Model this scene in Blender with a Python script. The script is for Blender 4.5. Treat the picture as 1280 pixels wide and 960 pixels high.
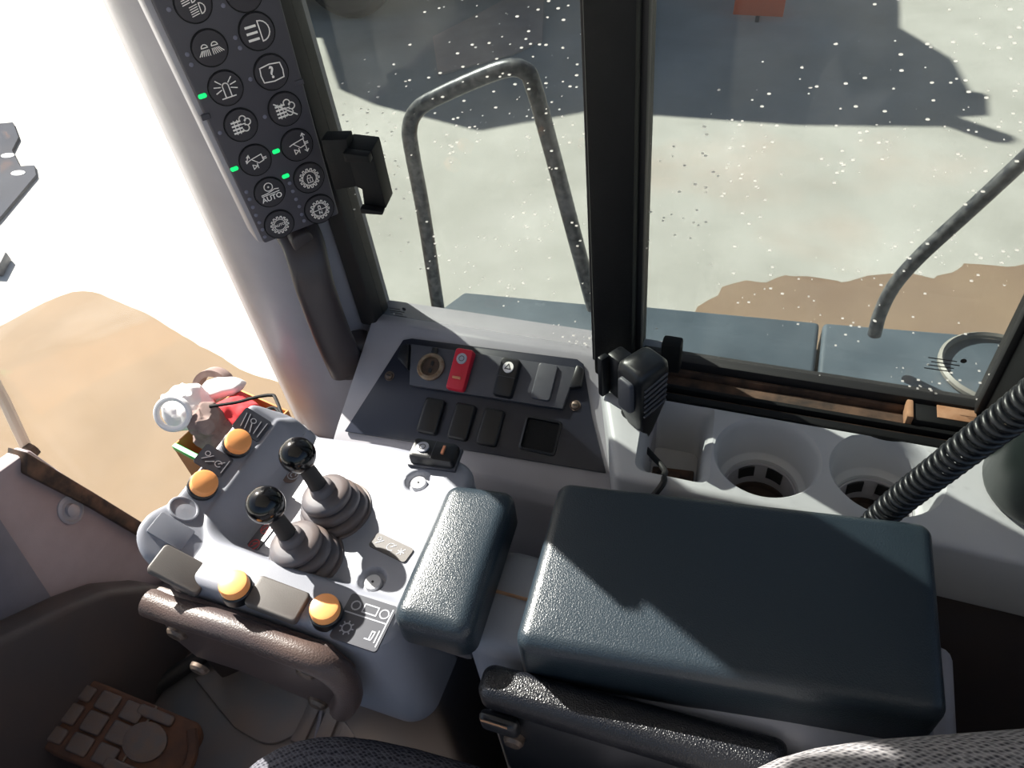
import bpy, bmesh, math, random
from mathutils import Vector as V, Matrix, noise
random.seed(7)
for o in list(bpy.data.objects): bpy.data.objects.remove(o)
sc = bpy.context.scene; C = sc.collection
PI = math.pi
OZ = 1.25                                   # eye height above the cab floor; coordinates below are relative to the eye

# ------------------------------------------------------------------ camera
FP = 924.0
RX = V((0.93686633, 0.33418977, -0.10294983))    # world direction of image right
RY = V((0.16847012, -0.68933919, -0.70457739))   # world direction of image down
RZ = V((-0.30642991, 0.64275087, -0.70211967))   # viewing direction
cd = bpy.data.cameras.new('camera'); cam = bpy.data.objects.new('camera', cd); C.objects.link(cam)
cam.matrix_world = Matrix(((RX[0], -RY[0], -RZ[0], 0), (RX[1], -RY[1], -RZ[1], 0), (RX[2], -RY[2], -RZ[2], OZ), (0, 0, 0, 1)))
cd.sensor_width = 36; cd.lens = 36 * FP / 1280; cd.clip_start = 0.01; cd.clip_end = 500
sc.camera = cam

# ------------------------------------------------------------------ sky, sun, exposure
SUN_AZ, SUN_EL = 27.0, 38.0
sdir = V((-math.cos(math.radians(SUN_EL)) * math.cos(math.radians(SUN_AZ)), math.cos(math.radians(SUN_EL)) * math.sin(math.radians(SUN_AZ)), math.sin(math.radians(SUN_EL))))
w = bpy.data.worlds.new('sky'); sc.world = w; w.use_nodes = True
nt = w.node_tree; bg = nt.nodes['Background']
sk = nt.nodes.new('ShaderNodeTexSky'); sk.sky_type = 'NISHITA'; sk.sun_disc = False
sk.sun_elevation = math.radians(SUN_EL); sk.sun_rotation = math.radians(-60.5); sk.air_density = 1.0; sk.dust_density = 2.5
nt.links.new(sk.outputs[0], bg.inputs[0]); bg.inputs[1].default_value = 0.155
sl = bpy.data.lights.new('sun', 'SUN'); sl.energy = 18.5; sl.angle = math.radians(0.6); sl.color = (1, 0.95, 0.87)
so = bpy.data.objects.new('sun', sl); C.objects.link(so)
so.rotation_euler = sdir.to_track_quat('Z', 'Y').to_euler(); so.location = (-6, 4, 8)
sc.view_settings.view_transform = 'Standard'; sc.view_settings.look = 'None'
sc.view_settings.gamma = 1; sc.view_settings.use_curve_mapping = False
sc.view_settings.exposure = 0.0

# ------------------------------------------------------------------ picking points of the place
def ray(u, v): return (RX * (u - 640) + RY * (v - 480) + RZ * FP)
def hz(u, v, z): d = ray(u, v); return d * (z / d.z)
def hy(u, v, y): d = ray(u, v); return d * (y / d.y)
def hx(u, v, x): d = ray(u, v); return d * (x / d.x)
def hp(u, v, p, n): d = ray(u, v); return d * (V(p).dot(n) / d.dot(n))

# ------------------------------------------------------------------ materials
def lin(c): return tuple(((x / 255) / 12.92 if x / 255 <= .04045 else ((x / 255 + .055) / 1.055) ** 2.4) for x in c)
MATS = {}
def mat(name, rgb, rough=.5, metal=0., bump=0., bscale=400., btype='noise', var=.0, vscale=30., rgb2=None, coat=0., emit=0., spec=.5, srgb=True):
    if name in MATS: return MATS[name]
    m = bpy.data.materials.new(name); m.use_nodes = True; t = m.node_tree; b = t.nodes['Principled BSDF']
    c = lin(rgb) if srgb else rgb
    b.inputs['Base Color'].default_value = (*c, 1); b.inputs['Roughness'].default_value = rough
    b.inputs['Metallic'].default_value = metal; b.inputs['Specular IOR Level'].default_value = spec
    b.inputs['Coat Weight'].default_value = coat
    tc = t.nodes.new('ShaderNodeTexCoord')
    if var > 0 or rgb2:
        n = t.nodes.new('ShaderNodeTexNoise'); n.inputs['Scale'].default_value = vscale; n.inputs['Detail'].default_value = 5
        t.links.new(tc.outputs['Object'], n.inputs['Vector'])
        r = t.nodes.new('ShaderNodeValToRGB'); r.color_ramp.elements[0].position = .35; r.color_ramp.elements[1].position = .68
        c2 = lin(rgb2) if rgb2 else tuple(x * (1 - var) for x in c)
        r.color_ramp.elements[0].color = (*c, 1); r.color_ramp.elements[1].color = (*c2, 1)
        t.links.new(n.outputs['Fac'], r.inputs[0]); t.links.new(r.outputs[0], b.inputs['Base Color'])
    if bump > 0:
        bp = t.nodes.new('ShaderNodeBump'); bp.inputs['Strength'].default_value = bump; bp.inputs['Distance'].default_value = .001
        if btype == 'noise':
            n2 = t.nodes.new('ShaderNodeTexNoise'); n2.inputs['Scale'].default_value = bscale; n2.inputs['Detail'].default_value = 3; out = n2.outputs['Fac']
            t.links.new(tc.outputs['Object'], n2.inputs['Vector'])
        elif btype == 'leather':
            n2 = t.nodes.new('ShaderNodeTexVoronoi'); n2.inputs['Scale'].default_value = bscale; n2.feature = 'SMOOTH_F1'; out = n2.outputs['Distance']
            t.links.new(tc.outputs['Object'], n2.inputs['Vector'])
        t.links.new(out, bp.inputs['Height']); t.links.new(bp.outputs[0], b.inputs['Normal'])
    if emit > 0:
        b.inputs['Emission Color'].default_value = (*c, 1); b.inputs['Emission Strength'].default_value = emit
    MATS[name] = m; return m

def fabric(name, ca, cb, scale=260.):
    m = bpy.data.materials.new(name); m.use_nodes = True; t = m.node_tree; b = t.nodes['Principled BSDF']
    b.inputs['Roughness'].default_value = .95; b.inputs['Specular IOR Level'].default_value = .1
    tc = t.nodes.new('ShaderNodeTexCoord'); mp = t.nodes.new('ShaderNodeMapping'); mp.inputs['Rotation'].default_value = (0, 0, .6); mp.inputs['Scale'].default_value = (1, 1.6, 1.2)
    vo = t.nodes.new('ShaderNodeTexVoronoi'); vo.inputs['Scale'].default_value = scale; vo.inputs['Randomness'].default_value = .35
    t.links.new(tc.outputs['Object'], mp.inputs['Vector']); t.links.new(mp.outputs[0], vo.inputs['Vector'])
    r = t.nodes.new('ShaderNodeValToRGB'); r.color_ramp.elements[0].position = .15; r.color_ramp.elements[1].position = .62
    r.color_ramp.elements[0].color = (*lin(ca), 1); r.color_ramp.elements[1].color = (*lin(cb), 1)
    t.links.new(vo.outputs['Distance'], r.inputs[0]); t.links.new(r.outputs[0], b.inputs['Base Color'])
    bp = t.nodes.new('ShaderNodeBump'); bp.invert = True; bp.inputs['Strength'].default_value = .9; bp.inputs['Distance'].default_value = .002
    t.links.new(vo.outputs['Distance'], bp.inputs['Height']); t.links.new(bp.outputs[0], b.inputs['Normal'])
    return m

def glass(name, tint, dust=.03, specks=0.0):
    m = bpy.data.materials.new(name); m.use_nodes = True; t = m.node_tree; t.nodes.clear()
    o = t.nodes.new('ShaderNodeOutputMaterial'); tr = t.nodes.new('ShaderNodeBsdfTransparent'); tr.inputs[0].default_value = (*tint, 1)
    gl = t.nodes.new('ShaderNodeBsdfGlossy'); gl.inputs['Roughness'].default_value = .02
    lw = t.nodes.new('ShaderNodeLayerWeight'); lw.inputs[0].default_value = .5
    pw = t.nodes.new('ShaderNodeMath'); pw.operation = 'POWER'; pw.inputs[1].default_value = 5; t.links.new(lw.outputs['Facing'], pw.inputs[0])
    fr = t.nodes.new('ShaderNodeMath'); fr.operation = 'MULTIPLY_ADD'; fr.inputs[1].default_value = .35; fr.inputs[2].default_value = .018; t.links.new(pw.outputs[0], fr.inputs[0])
    mx = t.nodes.new('ShaderNodeMixShader'); t.links.new(fr.outputs[0], mx.inputs[0]); t.links.new(tr.outputs[0], mx.inputs[1]); t.links.new(gl.outputs[0], mx.inputs[2])
    df = t.nodes.new('ShaderNodeBsdfDiffuse'); df.inputs[0].default_value = (.82, .80, .76, 1)
    tl = t.nodes.new('ShaderNodeBsdfTranslucent'); tl.inputs[0].default_value = (.82, .80, .76, 1)
    ad = t.nodes.new('ShaderNodeMixShader'); ad.inputs[0].default_value = .6; t.links.new(df.outputs[0], ad.inputs[1]); t.links.new(tl.outputs[0], ad.inputs[2])
    tc = t.nodes.new('ShaderNodeTexCoord'); mp = t.nodes.new('ShaderNodeMapping'); mp.inputs['Rotation'].default_value = (0, .5, 0); mp.inputs['Scale'].default_value = (.55, .02, 1.3)
    t.links.new(tc.outputs['Object'], mp.inputs['Vector'])
    n = t.nodes.new('ShaderNodeTexNoise'); n.inputs['Scale'].default_value = 9; n.inputs['Detail'].default_value = 6; t.links.new(tc.outputs['Object'], n.inputs['Vector'])
    mr = t.nodes.new('ShaderNodeMapRange'); mr.inputs[1].default_value = .4; mr.inputs[2].default_value = .75; mr.inputs[3].default_value = dust * .4; mr.inputs[4].default_value = dust * 1.6
    t.links.new(n.outputs['Fac'], mr.inputs[0]); fac = mr.outputs[0]
    if specks > 0:
        vo = t.nodes.new('ShaderNodeTexVoronoi'); vo.inputs['Scale'].default_value = 300; t.links.new(mp.outputs[0], vo.inputs['Vector'])
        lt = t.nodes.new('ShaderNodeMath'); lt.operation = 'LESS_THAN'; lt.inputs[1].default_value = .22; t.links.new(vo.outputs['Distance'], lt.inputs[0])
        sp = t.nodes.new('ShaderNodeSeparateColor'); t.links.new(vo.outputs['Color'], sp.inputs[0])
        sz = t.nodes.new('ShaderNodeMath'); sz.operation = 'POWER'; sz.inputs[1].default_value = 2.2; t.links.new(sp.outputs[1], sz.inputs[0])
        s2 = t.nodes.new('ShaderNodeMath'); s2.operation = 'MULTIPLY_ADD'; s2.inputs[1].default_value = .24; s2.inputs[2].default_value = .05; t.links.new(sz.outputs[0], s2.inputs[0]); t.links.new(s2.outputs[0], lt.inputs[1])
        n3 = t.nodes.new('ShaderNodeTexNoise'); n3.inputs['Scale'].default_value = 7; n3.inputs['Detail'].default_value = 2; t.links.new(tc.outputs['Object'], n3.inputs['Vector'])
        m3 = t.nodes.new('ShaderNodeMapRange'); m3.inputs[1].default_value = .42; m3.inputs[2].default_value = .70; m3.inputs[3].default_value = 0; m3.inputs[4].default_value = specks
        t.links.new(n3.outputs['Fac'], m3.inputs[0])
        l2 = t.nodes.new('ShaderNodeMath'); l2.operation = 'LESS_THAN'; t.links.new(sp.outputs[0], l2.inputs[0]); t.links.new(m3.outputs[0], l2.inputs[1])
        mu = t.nodes.new('ShaderNodeMath'); mu.operation = 'MULTIPLY'; t.links.new(lt.outputs[0], mu.inputs[0]); t.links.new(l2.outputs[0], mu.inputs[1])
        m4 = t.nodes.new('ShaderNodeMath'); m4.operation = 'MULTIPLY'; m4.inputs[1].default_value = .85; t.links.new(mu.outputs[0], m4.inputs[0])
        mxm = t.nodes.new('ShaderNodeMath'); mxm.operation = 'MAXIMUM'; t.links.new(m4.outputs[0], mxm.inputs[0]); t.links.new(mr.outputs[0], mxm.inputs[1]); fac = mxm.outputs[0]
    m2 = t.nodes.new('ShaderNodeMixShader'); t.links.new(fac, m2.inputs[0]); t.links.new(mx.outputs[0], m2.inputs[1]); t.links.new(ad.outputs[0], m2.inputs[2])
    t.links.new(m2.outputs[0], o.inputs[0]); return m

GREY = mat('grey plastic', (162, 160, 166), .42, bump=.12, bscale=900, var=.12, vscale=14)
PODG = mat('mid grey plastic', (140, 143, 153), .40, bump=.12, bscale=900, var=.08, vscale=20)
LGREY = mat('pale grey plastic', (186, 187, 190), .45, bump=.08, bscale=900, var=.08, vscale=12)
DGREY = mat('dark grey plastic', (76, 77, 84), .42, bump=.15, bscale=1100)
CHAR = mat('charcoal keypad', (70, 68, 76), .45, bump=.1, bscale=1500)
BTN = mat('button rubber', (54, 51, 57), .5)
BLACK = mat('black plastic', (22, 24, 28), .35, bump=.12, bscale=1200)
BLACKM = mat('matt black', (17, 18, 19), .6, bump=.2, bscale=500, var=.3, spec=.25)
PIANO = mat('gloss black ball', (12, 12, 14), .13)
LEATH = mat('black vinyl', (37, 47, 55), .33, bump=.32, bscale=900, btype='leather')
LEATHG = mat('coarse black vinyl', (18, 20, 26), .32, bump=.6, bscale=900, btype='leather')
BROWNV = mat('dusty brown vinyl', (72, 62, 62), .42, bump=.3, bscale=700, btype='leather', rgb2=(84, 68, 62), vscale=10)
FASC = mat('blue black fascia', (34, 37, 49), .33, bump=.1, bscale=1200)
RUBBER = mat('black rubber', (30, 29, 30), .6, bump=.1, bscale=600)
BOOT = mat('boot rubber', (92, 92, 98), .45, rgb2=(100, 86, 80), vscale=25)
DUSTR = mat('dusty track', (46, 37, 32), .8, rgb2=(100, 76, 60), vscale=40, bump=.3, bscale=300)
TAN = mat('red dust', (172, 132, 102), .9, rgb2=(150, 108, 78), vscale=60)
ORANGE = mat('orange button', (255, 172, 104), .4)
WHITE = mat('white print', (255, 250, 244), .6)
PRINTG = mat('grey print', (176, 178, 186), .6)
GREEN = mat('green lamp', (20, 235, 120), .4, emit=1.0)
DIMLED = mat('unlit lamp', (116, 116, 132), .4)
RED = mat('red switch', (216, 40, 62), .38)
AMBER = mat('amber lens', (226, 150, 110), .35)
GREYC = mat('grey blank cover', (84, 80, 78), .5, bump=.15, bscale=900)
STEEL = mat('worn steel', (110, 96, 86), .45, metal=.6, var=.4, vscale=200)
BRONZE = mat('socket metal', (150, 136, 118), .4, metal=.5, rgb2=(120, 92, 66), vscale=120)
WARM = mat('front panel grey', (150, 138, 142), .55, bump=.15, bscale=700, var=.1)
SHADEG = mat('shaded panel grey', (108, 108, 118), .55, bump=.15, bscale=700, var=.1)
KICK = mat('dark kick panel', (58, 53, 54), .6, bump=.2, bscale=500, rgb2=(68, 57, 53), vscale=9)
FLOORM = mat('floor vinyl', (88, 82, 82), .6, bump=.2, bscale=500, rgb2=(96, 80, 70), vscale=9)
MATG = mat('floor mat grey', (92, 95, 100), .55, bump=.2, bscale=600, rgb2=(112, 98, 90), vscale=8)
PEDR = mat('dusty pedal rubber', (86, 54, 36), .85, rgb2=(64, 42, 32), vscale=40, bump=.3, bscale=300)
PEDP = mat('worn pedal pads', (74, 64, 62), .5, rgb2=(86, 66, 54), vscale=60, bump=.3, bscale=400)
FENDER = mat('blue grey paint', (92, 104, 114), .5, rgb2=(70, 82, 92), vscale=7, bump=.15, bscale=150)
RAIL = mat('dark rail paint', (52, 58, 68), .35, metal=.3, rgb2=(120, 122, 124), vscale=90)
TYRE = mat('tyre', (26, 26, 28), .8, bump=.5, bscale=60)
YARDM = mat('machine grey', (70, 74, 82), .5, var=.3, vscale=2)
RIM = mat('wheel rim', (140, 138, 132), .5)
SIGNO = mat('orange panel', (255, 128, 88), .6)
REFL = mat('reflection tone', (226, 204, 190), .8, var=.15, vscale=4)
CARD = mat('cardboard', (196, 132, 78), .8, var=.15, vscale=30)
PAPER = mat('white paper', (236, 234, 234), .8)
RAG = mat('brown rag', (120, 100, 96), .9, rgb2=(150, 132, 126), vscale=40)
CLOTHR = mat('red cloth', (214, 60, 66), .9)
TAPEG = mat('green tape', (40, 200, 92), .4)
BEIGE = mat('beige seal', (206, 188, 172), .6)
REDS = mat('red seal line', (150, 52, 48), .6)
CANM = mat('dark green flask', (38, 46, 44), .3, var=.2, vscale=20)
HEAD = mat('headliner', (170, 168, 166), .9)
SEATF = fabric('seat weave', (46, 46, 54), (104, 104, 112), 190)
SEATL = fabric('pale seat weave', (58, 58, 64), (150, 148, 150), 230)
GL_SIDE = glass('tinted side glass', (.565, .59, .575), .022, .55)
GL_FRONT = glass('clear front glass', (.95, .955, .95), .012, 0)

# ------------------------------------------------------------------ mesh building
class F:                                     # a local frame
    def __init__(s, o, u, v): s.o = V(o); s.u = V(u).normalized(); n = s.u.cross(V(v)).normalized(); s.n = n; s.v = n.cross(s.u)
    def p(s, a, b, c=0): return s.o + s.u * a + s.v * b + s.n * c
    def inv(s, q): d = V(q) - s.o; return d.dot(s.u), d.dot(s.v)
    def at(s, a, b, c=0): g = F(s.p(a, b, c), s.u, s.v); return g
WF = F((0, 0, 0), (1, 0, 0), (0, 1, 0))

class MB:
    def __init__(s): s.bm = bmesh.new()
    def _merge(s, b):
        me = bpy.data.meshes.new('t'); b.to_mesh(me); b.free(); s.bm.from_mesh(me); bpy.data.meshes.remove(me); return s
    def prism(s, pts, off, bevel=0, seg=2, taper=None):      # polygon of points pushed along off
        b = bmesh.new(); off = V(off); pts = [V(p) for p in pts]
        a = [b.verts.new(p) for p in pts]; top = [p + off for p in pts]
        if taper:
            c = sum(top, V()) / len(top); top = [c + (p - c) * taper for p in top]
        t = [b.verts.new(p) for p in top]; n = len(pts)
        b.faces.new(a[::-1]); b.faces.new(t)
        for i in range(n): b.faces.new((a[i], a[(i + 1) % n], t[(i + 1) % n], t[i]))
        bmesh.ops.recalc_face_normals(b, faces=b.faces)
        if bevel > 0: bmesh.ops.bevel(b, geom=list(b.edges), offset=bevel, segments=seg, affect='EDGES', profile=.5, clamp_overlap=True)
        return s._merge(b)
    def box(s, lo, hi, bevel=0, seg=2):
        (x, y, z), (X, Y, Z) = lo, hi
        return s.prism([(x, y, z), (X, y, z), (X, Y, z), (x, Y, z)], (0, 0, Z - z), bevel, seg)
    def fbox(s, f, a, b, c, bevel=0, seg=2):                 # box centred in frame f, ranges a,b,c
        return s.prism([f.p(a[0], b[0], c[0]), f.p(a[1], b[0], c[0]), f.p(a[1], b[1], c[0]), f.p(a[0], b[1], c[0])], f.n * (c[1] - c[0]), bevel, seg)
    def rrect(s, f, hw, hh, r, c0, c1, bevel=0, seg=2, n=5, taper=None):   # rounded rectangle plate
        pts = []
        for cx, cy, a0 in ((hw - r, hh - r, 0), (-hw + r, hh - r, 90), (-hw + r, -hh + r, 180), (hw - r, -hh + r, 270)):
            for i in range(n + 1):
                a = math.radians(a0 + 90 * i / n); pts.append(f.p(cx + r * math.cos(a), cy + r * math.sin(a), c0))
        if bevel <= 0: return s.prism(pts, f.n * (c1 - c0), taper=taper)
        k = 3; rings = [pts]; cen = f.p(0, 0, 0)
        for j in range(k + 1):
            a = j / k * PI / 2; ins = bevel * (1 - math.cos(a)); h = c1 - bevel + bevel * math.sin(a)
            ring = []
            for p in pts:
                x, y = f.inv(p); ring.append(f.p(x * (hw - ins) / hw, y * (hh - ins) / hh, h))
            rings.append(ring)
        return s.loft(rings, True, True)
    def loft(s, rings, cap0=False, cap1=False, closed=True):
        b = s.bm; vs = [[b.verts.new(p) for p in r] for r in rings]; fs = []
        for i in range(len(vs) - 1):
            n = len(vs[i])
            for j in range(n if closed else n - 1):
                fs.append(b.faces.new((vs[i][j], vs[i][(j + 1) % n], vs[i + 1][(j + 1) % n], vs[i + 1][j])))
        if cap0: fs.append(b.faces.new(vs[0][::-1]))
        if cap1: fs.append(b.faces.new(vs[-1]))
        return s
    def lathe(s, prof, f, n=32, cap0=True, cap1=True, sx=1, sy=1):      # prof: (radius, height) along frame normal
        return s.loft([[f.p(r * sx * math.cos(2 * PI * i / n), r * sy * math.sin(2 * PI * i / n), h) for i in range(n)] for r, h in prof], cap0, cap1)
    def tube(s, path, r, n=10, closed=False):
        P = [V(p) for p in path]; m = len(P); rs = r if isinstance(r, (list, tuple)) else [r] * m
        T = []
        for i in range(m):
            if closed: t = P[(i + 1) % m] - P[i - 1]
            else: t = P[min(i + 1, m - 1)] - P[max(i - 1, 0)]
            T.append(t.normalized())
        nv = T[0].orthogonal().normalized(); rings = []
        for i in range(m):
            nv = (nv - T[i] * nv.dot(T[i])).normalized(); bv = T[i].cross(nv)
            rings.append([P[i] + (nv * math.cos(2 * PI * j / n) + bv * math.sin(2 * PI * j / n)) * rs[i] for j in range(n)])
        if closed: rings.append(rings[0])
        s.loft(rings, not closed, not closed)
        if closed: bmesh.ops.remove_doubles(s.bm, verts=s.bm.verts, dist=1e-6)
        return s
    def stroke(s, f, pts, w, h=.0005, closed=False):         # raised flat print line
        if closed: pts = pts + [pts[0]]
        for (x0, y0), (x1, y1) in zip(pts, pts[1:]):
            dx, dy = x1 - x0, y1 - y0; L = math.hypot(dx, dy) or 1e-9; ex, ey = dx / L * w * .4, dy / L * w * .4; nx, ny = -dy / L * w / 2, dx / L * w / 2
            q = [f.p(x0 - ex + nx, y0 - ey + ny), f.p(x0 - ex - nx, y0 - ey - ny), f.p(x1 + ex - nx, y1 + ey - ny), f.p(x1 + ex + nx, y1 + ey + ny)]
            s.prism(q, f.n * h)
        return s
    def text(s, f, txt, size, h=.0004, sx=1.0):
        cu = bpy.data.curves.new('t', 'FONT'); cu.body = txt; cu.size = size; cu.align_x = 'CENTER'; cu.align_y = 'CENTER'; cu.offset = size * .022
        o = bpy.data.objects.new('t', cu); C.objects.link(o); dg = bpy.context.evaluated_depsgraph_get(); dg.update()
        me = bpy.data.meshes.new_from_object(o.evaluated_get(dg)); b = bmesh.new(); b.from_mesh(me)
        for vv in b.verts: vv.co = f.p(vv.co.x * sx, vv.co.y, h)
        bpy.data.objects.remove(o); bpy.data.curves.remove(cu); bpy.data.meshes.remove(me); return s._merge(b)
    def smooth_noise(s, amp, scale, seed=0):
        for vv in s.bm.verts: vv.co += noise.noise_vector(vv.co * scale + V((seed, seed * 2, 0))) * amp
        return s
    def build(s, name, m, parent=None, angle=35, label=None, cat=None, group=None, kind=None, recalc=True):
        bm = s.bm
        if recalc: bmesh.ops.recalc_face_normals(bm, faces=bm.faces)
        xs = [v.co for v in bm.verts]
        lo = V((min(c.x for c in xs), min(c.y for c in xs), min(c.z for c in xs))); hi = V((max(c.x for c in xs), max(c.y for c in xs), max(c.z for c in xs)))
        org = V(((lo.x + hi.x) / 2, (lo.y + hi.y) / 2, lo.z))
        for v in bm.verts: v.co -= org
        me = bpy.data.meshes.new(name); bm.to_mesh(me); bm.free()
        me.polygons.foreach_set('use_smooth', [True] * len(me.polygons)); me.set_sharp_from_angle(angle=math.radians(angle))
        me.materials.append(m)
        o = bpy.data.objects.new(name, me); C.objects.link(o); o['w'] = list(org)
        if parent: o.parent = parent; o.location = org - V(parent['w'])
        else: o.location = org + V((0, 0, OZ))
        tag(o, label, cat, group, kind); return o
def tag(o, label=None, cat=None, group=None, kind=None):
    for k, v in (('label', label), ('category', cat), ('group', group), ('kind', kind)):
        if v: o[k] = v
    return o
def thing(name, base, label, cat, group=None, kind=None):
    o = bpy.data.objects.new(name, None); C.objects.link(o); o.empty_display_size = .05
    o['w'] = list(base); o.location = V(base) + V((0, 0, OZ)); return tag(o, label, cat, group, kind)
def arc(cx, cy, r, a0, a1, n=10, ry=None): return [(cx + r * math.cos(math.radians(a0 + (a1 - a0) * i / n)), cy + (ry or r) * math.sin(math.radians(a0 + (a1 - a0) * i / n))) for i in range(n + 1)]
def smooth_path(pts, k=6):                    # Catmull-Rom
    P = [V(p) for p in pts]; P = [P[0] * 2 - P[1]] + P + [P[-1] * 2 - P[-2]]; out = []
    for i in range(1, len(P) - 2):
        for j in range(k):
            t = j / k; a, b, c, d = P[i - 1], P[i], P[i + 1], P[i + 2]
            out.append(.5 * ((2 * b) + (c - a) * t + (2 * a - 5 * b + 4 * c - d) * t * t + (3 * b - a - 3 * c + d) * t ** 3))
    out.append(P[-2]); return out
def ss(a, b, x): t = max(0, min(1, (x - a) / (b - a))); return t * t * (3 - 2 * t)

# ================================================================== THE SETTING
# ---- yard outside
GZ = -3.1
def ground_mat():
    m = bpy.data.materials.new('concrete yard'); m.use_nodes = True; t = m.node_tree; b = t.nodes['Principled BSDF']
    tc = t.nodes.new('ShaderNodeTexCoord'); b.inputs['Roughness'].default_value = .9
    n = t.nodes.new('ShaderNodeTexNoise'); n.inputs['Scale'].default_value = .9; n.inputs['Detail'].default_value = 9; n.inputs['Roughness'].default_value = .65; t.links.new(tc.outputs['Object'], n.inputs['Vector'])
    r = t.nodes.new('ShaderNodeValToRGB'); e = r.color_ramp.elements; e[0].position = .3; e[0].color = (*lin((172, 171, 164)), 1); e[1].position = .72; e[1].color = (*lin((202, 201, 195)), 1)
    t.links.new(n.outputs['Fac'], r.inputs[0])
    n2 = t.nodes.new('ShaderNodeTexNoise'); n2.inputs['Scale'].default_value = .55; n2.inputs['Detail'].default_value = 4; n2.noise_dimensions = '4D'; n2.inputs['W'].default_value = 3.3; t.links.new(tc.outputs['Object'], n2.inputs['Vector'])
    r2 = t.nodes.new('ShaderNodeMapRange'); r2.inputs[1].default_value = .56; r2.inputs[2].default_value = .80; r2.inputs[4].default_value = .5; t.links.new(n2.outputs['Fac'], r2.inputs[0])
    mx = t.nodes.new('ShaderNodeMix'); mx.data_type = 'RGBA'; mx.inputs[7].default_value = (*lin((196, 150, 124)), 1)
    t.links.new(r2.outputs[0], mx.inputs[0]); t.links.new(r.outputs[0], mx.inputs[6]); t.links.new(mx.outputs[2], b.inputs['Base Color'])
    return m
MB().box((-60, -40, GZ - .2), (40, 60, GZ)).build('ground', ground_mat(), label='pale sunlit concrete yard outside the cab windows', cat='ground', kind='structure')
MUD = mat('red mud', (138, 116, 98), .9, rgb2=(156, 134, 112), vscale=1.2, bump=.4, bscale=20)
def mud(pts, label, seed, m=None, J=.08):
    if J < .08: pts = [(p.x, p.y) for p in smooth_path([V((x, y, 0)) for x, y in pts], 5)]
    P = [(x, y) for x, y in pts]; out = []
    for (x0, y0), (x1, y1) in zip(P, P[1:] + P[:1]):
        n = max(2, int(math.hypot(x1 - x0, y1 - y0) / .06))
        for i in range(n):
            t = i / n; p = V((x0 + (x1 - x0) * t, y0 + (y1 - y0) * t, seed * 1.7)); d = noise.noise_vector(p * 3.1) * 1.5 + noise.noise_vector(p * 9.0) * .6
            out.append(V((p.x + d.x * J, p.y + d.y * J, GZ)))
    MB().prism(out, (0, 0, .008)).build('mud_patch', m or MUD, label=label, cat='mud', kind='stuff')
def gp(u, v): q = hz(u, v, GZ); return (q.x, q.y)
mud([gp(905, 372), gp(930, 354), gp(1000, 345), gp(1080, 350), gp(1150, 352), gp(1230, 332), gp(1330, 325), (3.2, 3.2), (2.2, 1.2), (-.6, 1.2), (-.7, 3.3)], 'brown mud patch on the yard behind the right-hand railing', 3)
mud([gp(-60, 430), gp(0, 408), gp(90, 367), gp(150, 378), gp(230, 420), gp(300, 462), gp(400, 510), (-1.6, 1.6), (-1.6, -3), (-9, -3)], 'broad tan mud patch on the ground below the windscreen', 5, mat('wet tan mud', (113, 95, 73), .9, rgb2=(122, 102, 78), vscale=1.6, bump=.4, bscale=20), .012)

# ---- cab shell
MB().box((-1.02, -.80, -1.30), (.75, .74, -1.25)).build('floor', FLOORM, label='dusty dark grey vinyl cab floor', cat='floor', kind='structure')
MB().box((-1.04, -.80, .45), (.75, .76, .52), .01).build('ceiling', HEAD, label='pale cab roof lining overhead', cat='ceiling', kind='structure')
MB().box((-1.0, -.80, -1.25), (.75, -.76, -.70)).build('wall_left', SHADEG, label='grey lower side wall of the cab opposite the console', cat='wall', kind='structure')
MB().box((.69, -.76, -1.25), (.75, .74, -.45)).build('wall_back', SHADEG, label='grey lower back wall of the cab', cat='wall', kind='structure')
# front wall: pale panel with sloping glass edge
FX = -.95
def fp(u, v, x=FX): return hx(u, v, x)
wf = MB()
edge = [fp(38, 562), fp(110, 613), fp(182, 664)]
pts = [V((FX, -.76, edge[0].z + .005)), V((FX, edge[0].y - .06, edge[0].z + .012)), edge[0], edge[1], edge[2], fp(205, 690), V((FX, .50, -1.08)), V((FX, .68, -1.06)), V((FX, .68, -1.25)), V((FX, -.76, -1.25))]
wf.prism(pts, (-.03, 0, 0), .006)
wfo = wf.build('wall_front', WARM, label='warm grey front panel beneath the windscreen with one bolt', cat='wall', kind='structure')
MB().prism([hx(-60, 560, FX + .012), hx(2, 650, FX + .012), hx(72, 757, FX + .012), hx(40, 800, FX + .012), hx(-60, 830, FX + .012)], (-.012, 0, 0), .003).build('side_facet', SHADEG, wfo)  # shade of a turned-away face put into the darker grey
bf = F(hx(88, 637, FX), (0, 1, 0), (0, 0, 1)); bf = F(bf.o, (0, -1, 0), (0, 0, 1)) if bf.n.x < 0 else bf
MB().lathe([(.020, 0), (.020, .002), (.016, .004), (.015, .001), (.009, .001), (.009, .007), (.006, .009)], bf, 20, sy=1.35).build('bolt', GREY, wfo)
MB().prism([edge[0] + V((.012, -.01, .010)), edge[1] + V((.012, 0, .0)), edge[2] + V((.012, .01, -.01)), edge[2] + V((.012, -.006, -.034)), edge[1] + V((.012, -.016, -.024)), edge[0] + V((.012, -.03, -.016))], (-.04, 0, 0), .003).build('rubber_edge', DUSTR, wfo)
kp = [fp(225, 740, -.89), fp(190, 733, -.89), fp(140, 738, -.89), fp(90, 757, -.89), fp(40, 782, -.89), fp(-30, 815, -.89), V((-.89, -.7, -.92)), V((-.89, -.7, -1.25)), V((-.89, .47, -1.25)), V((-.89, .47, -1.12))]
MB().prism(kp, (-.055, 0, 0), .012, 3).build('kick_panel', KICK, wfo)
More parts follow.
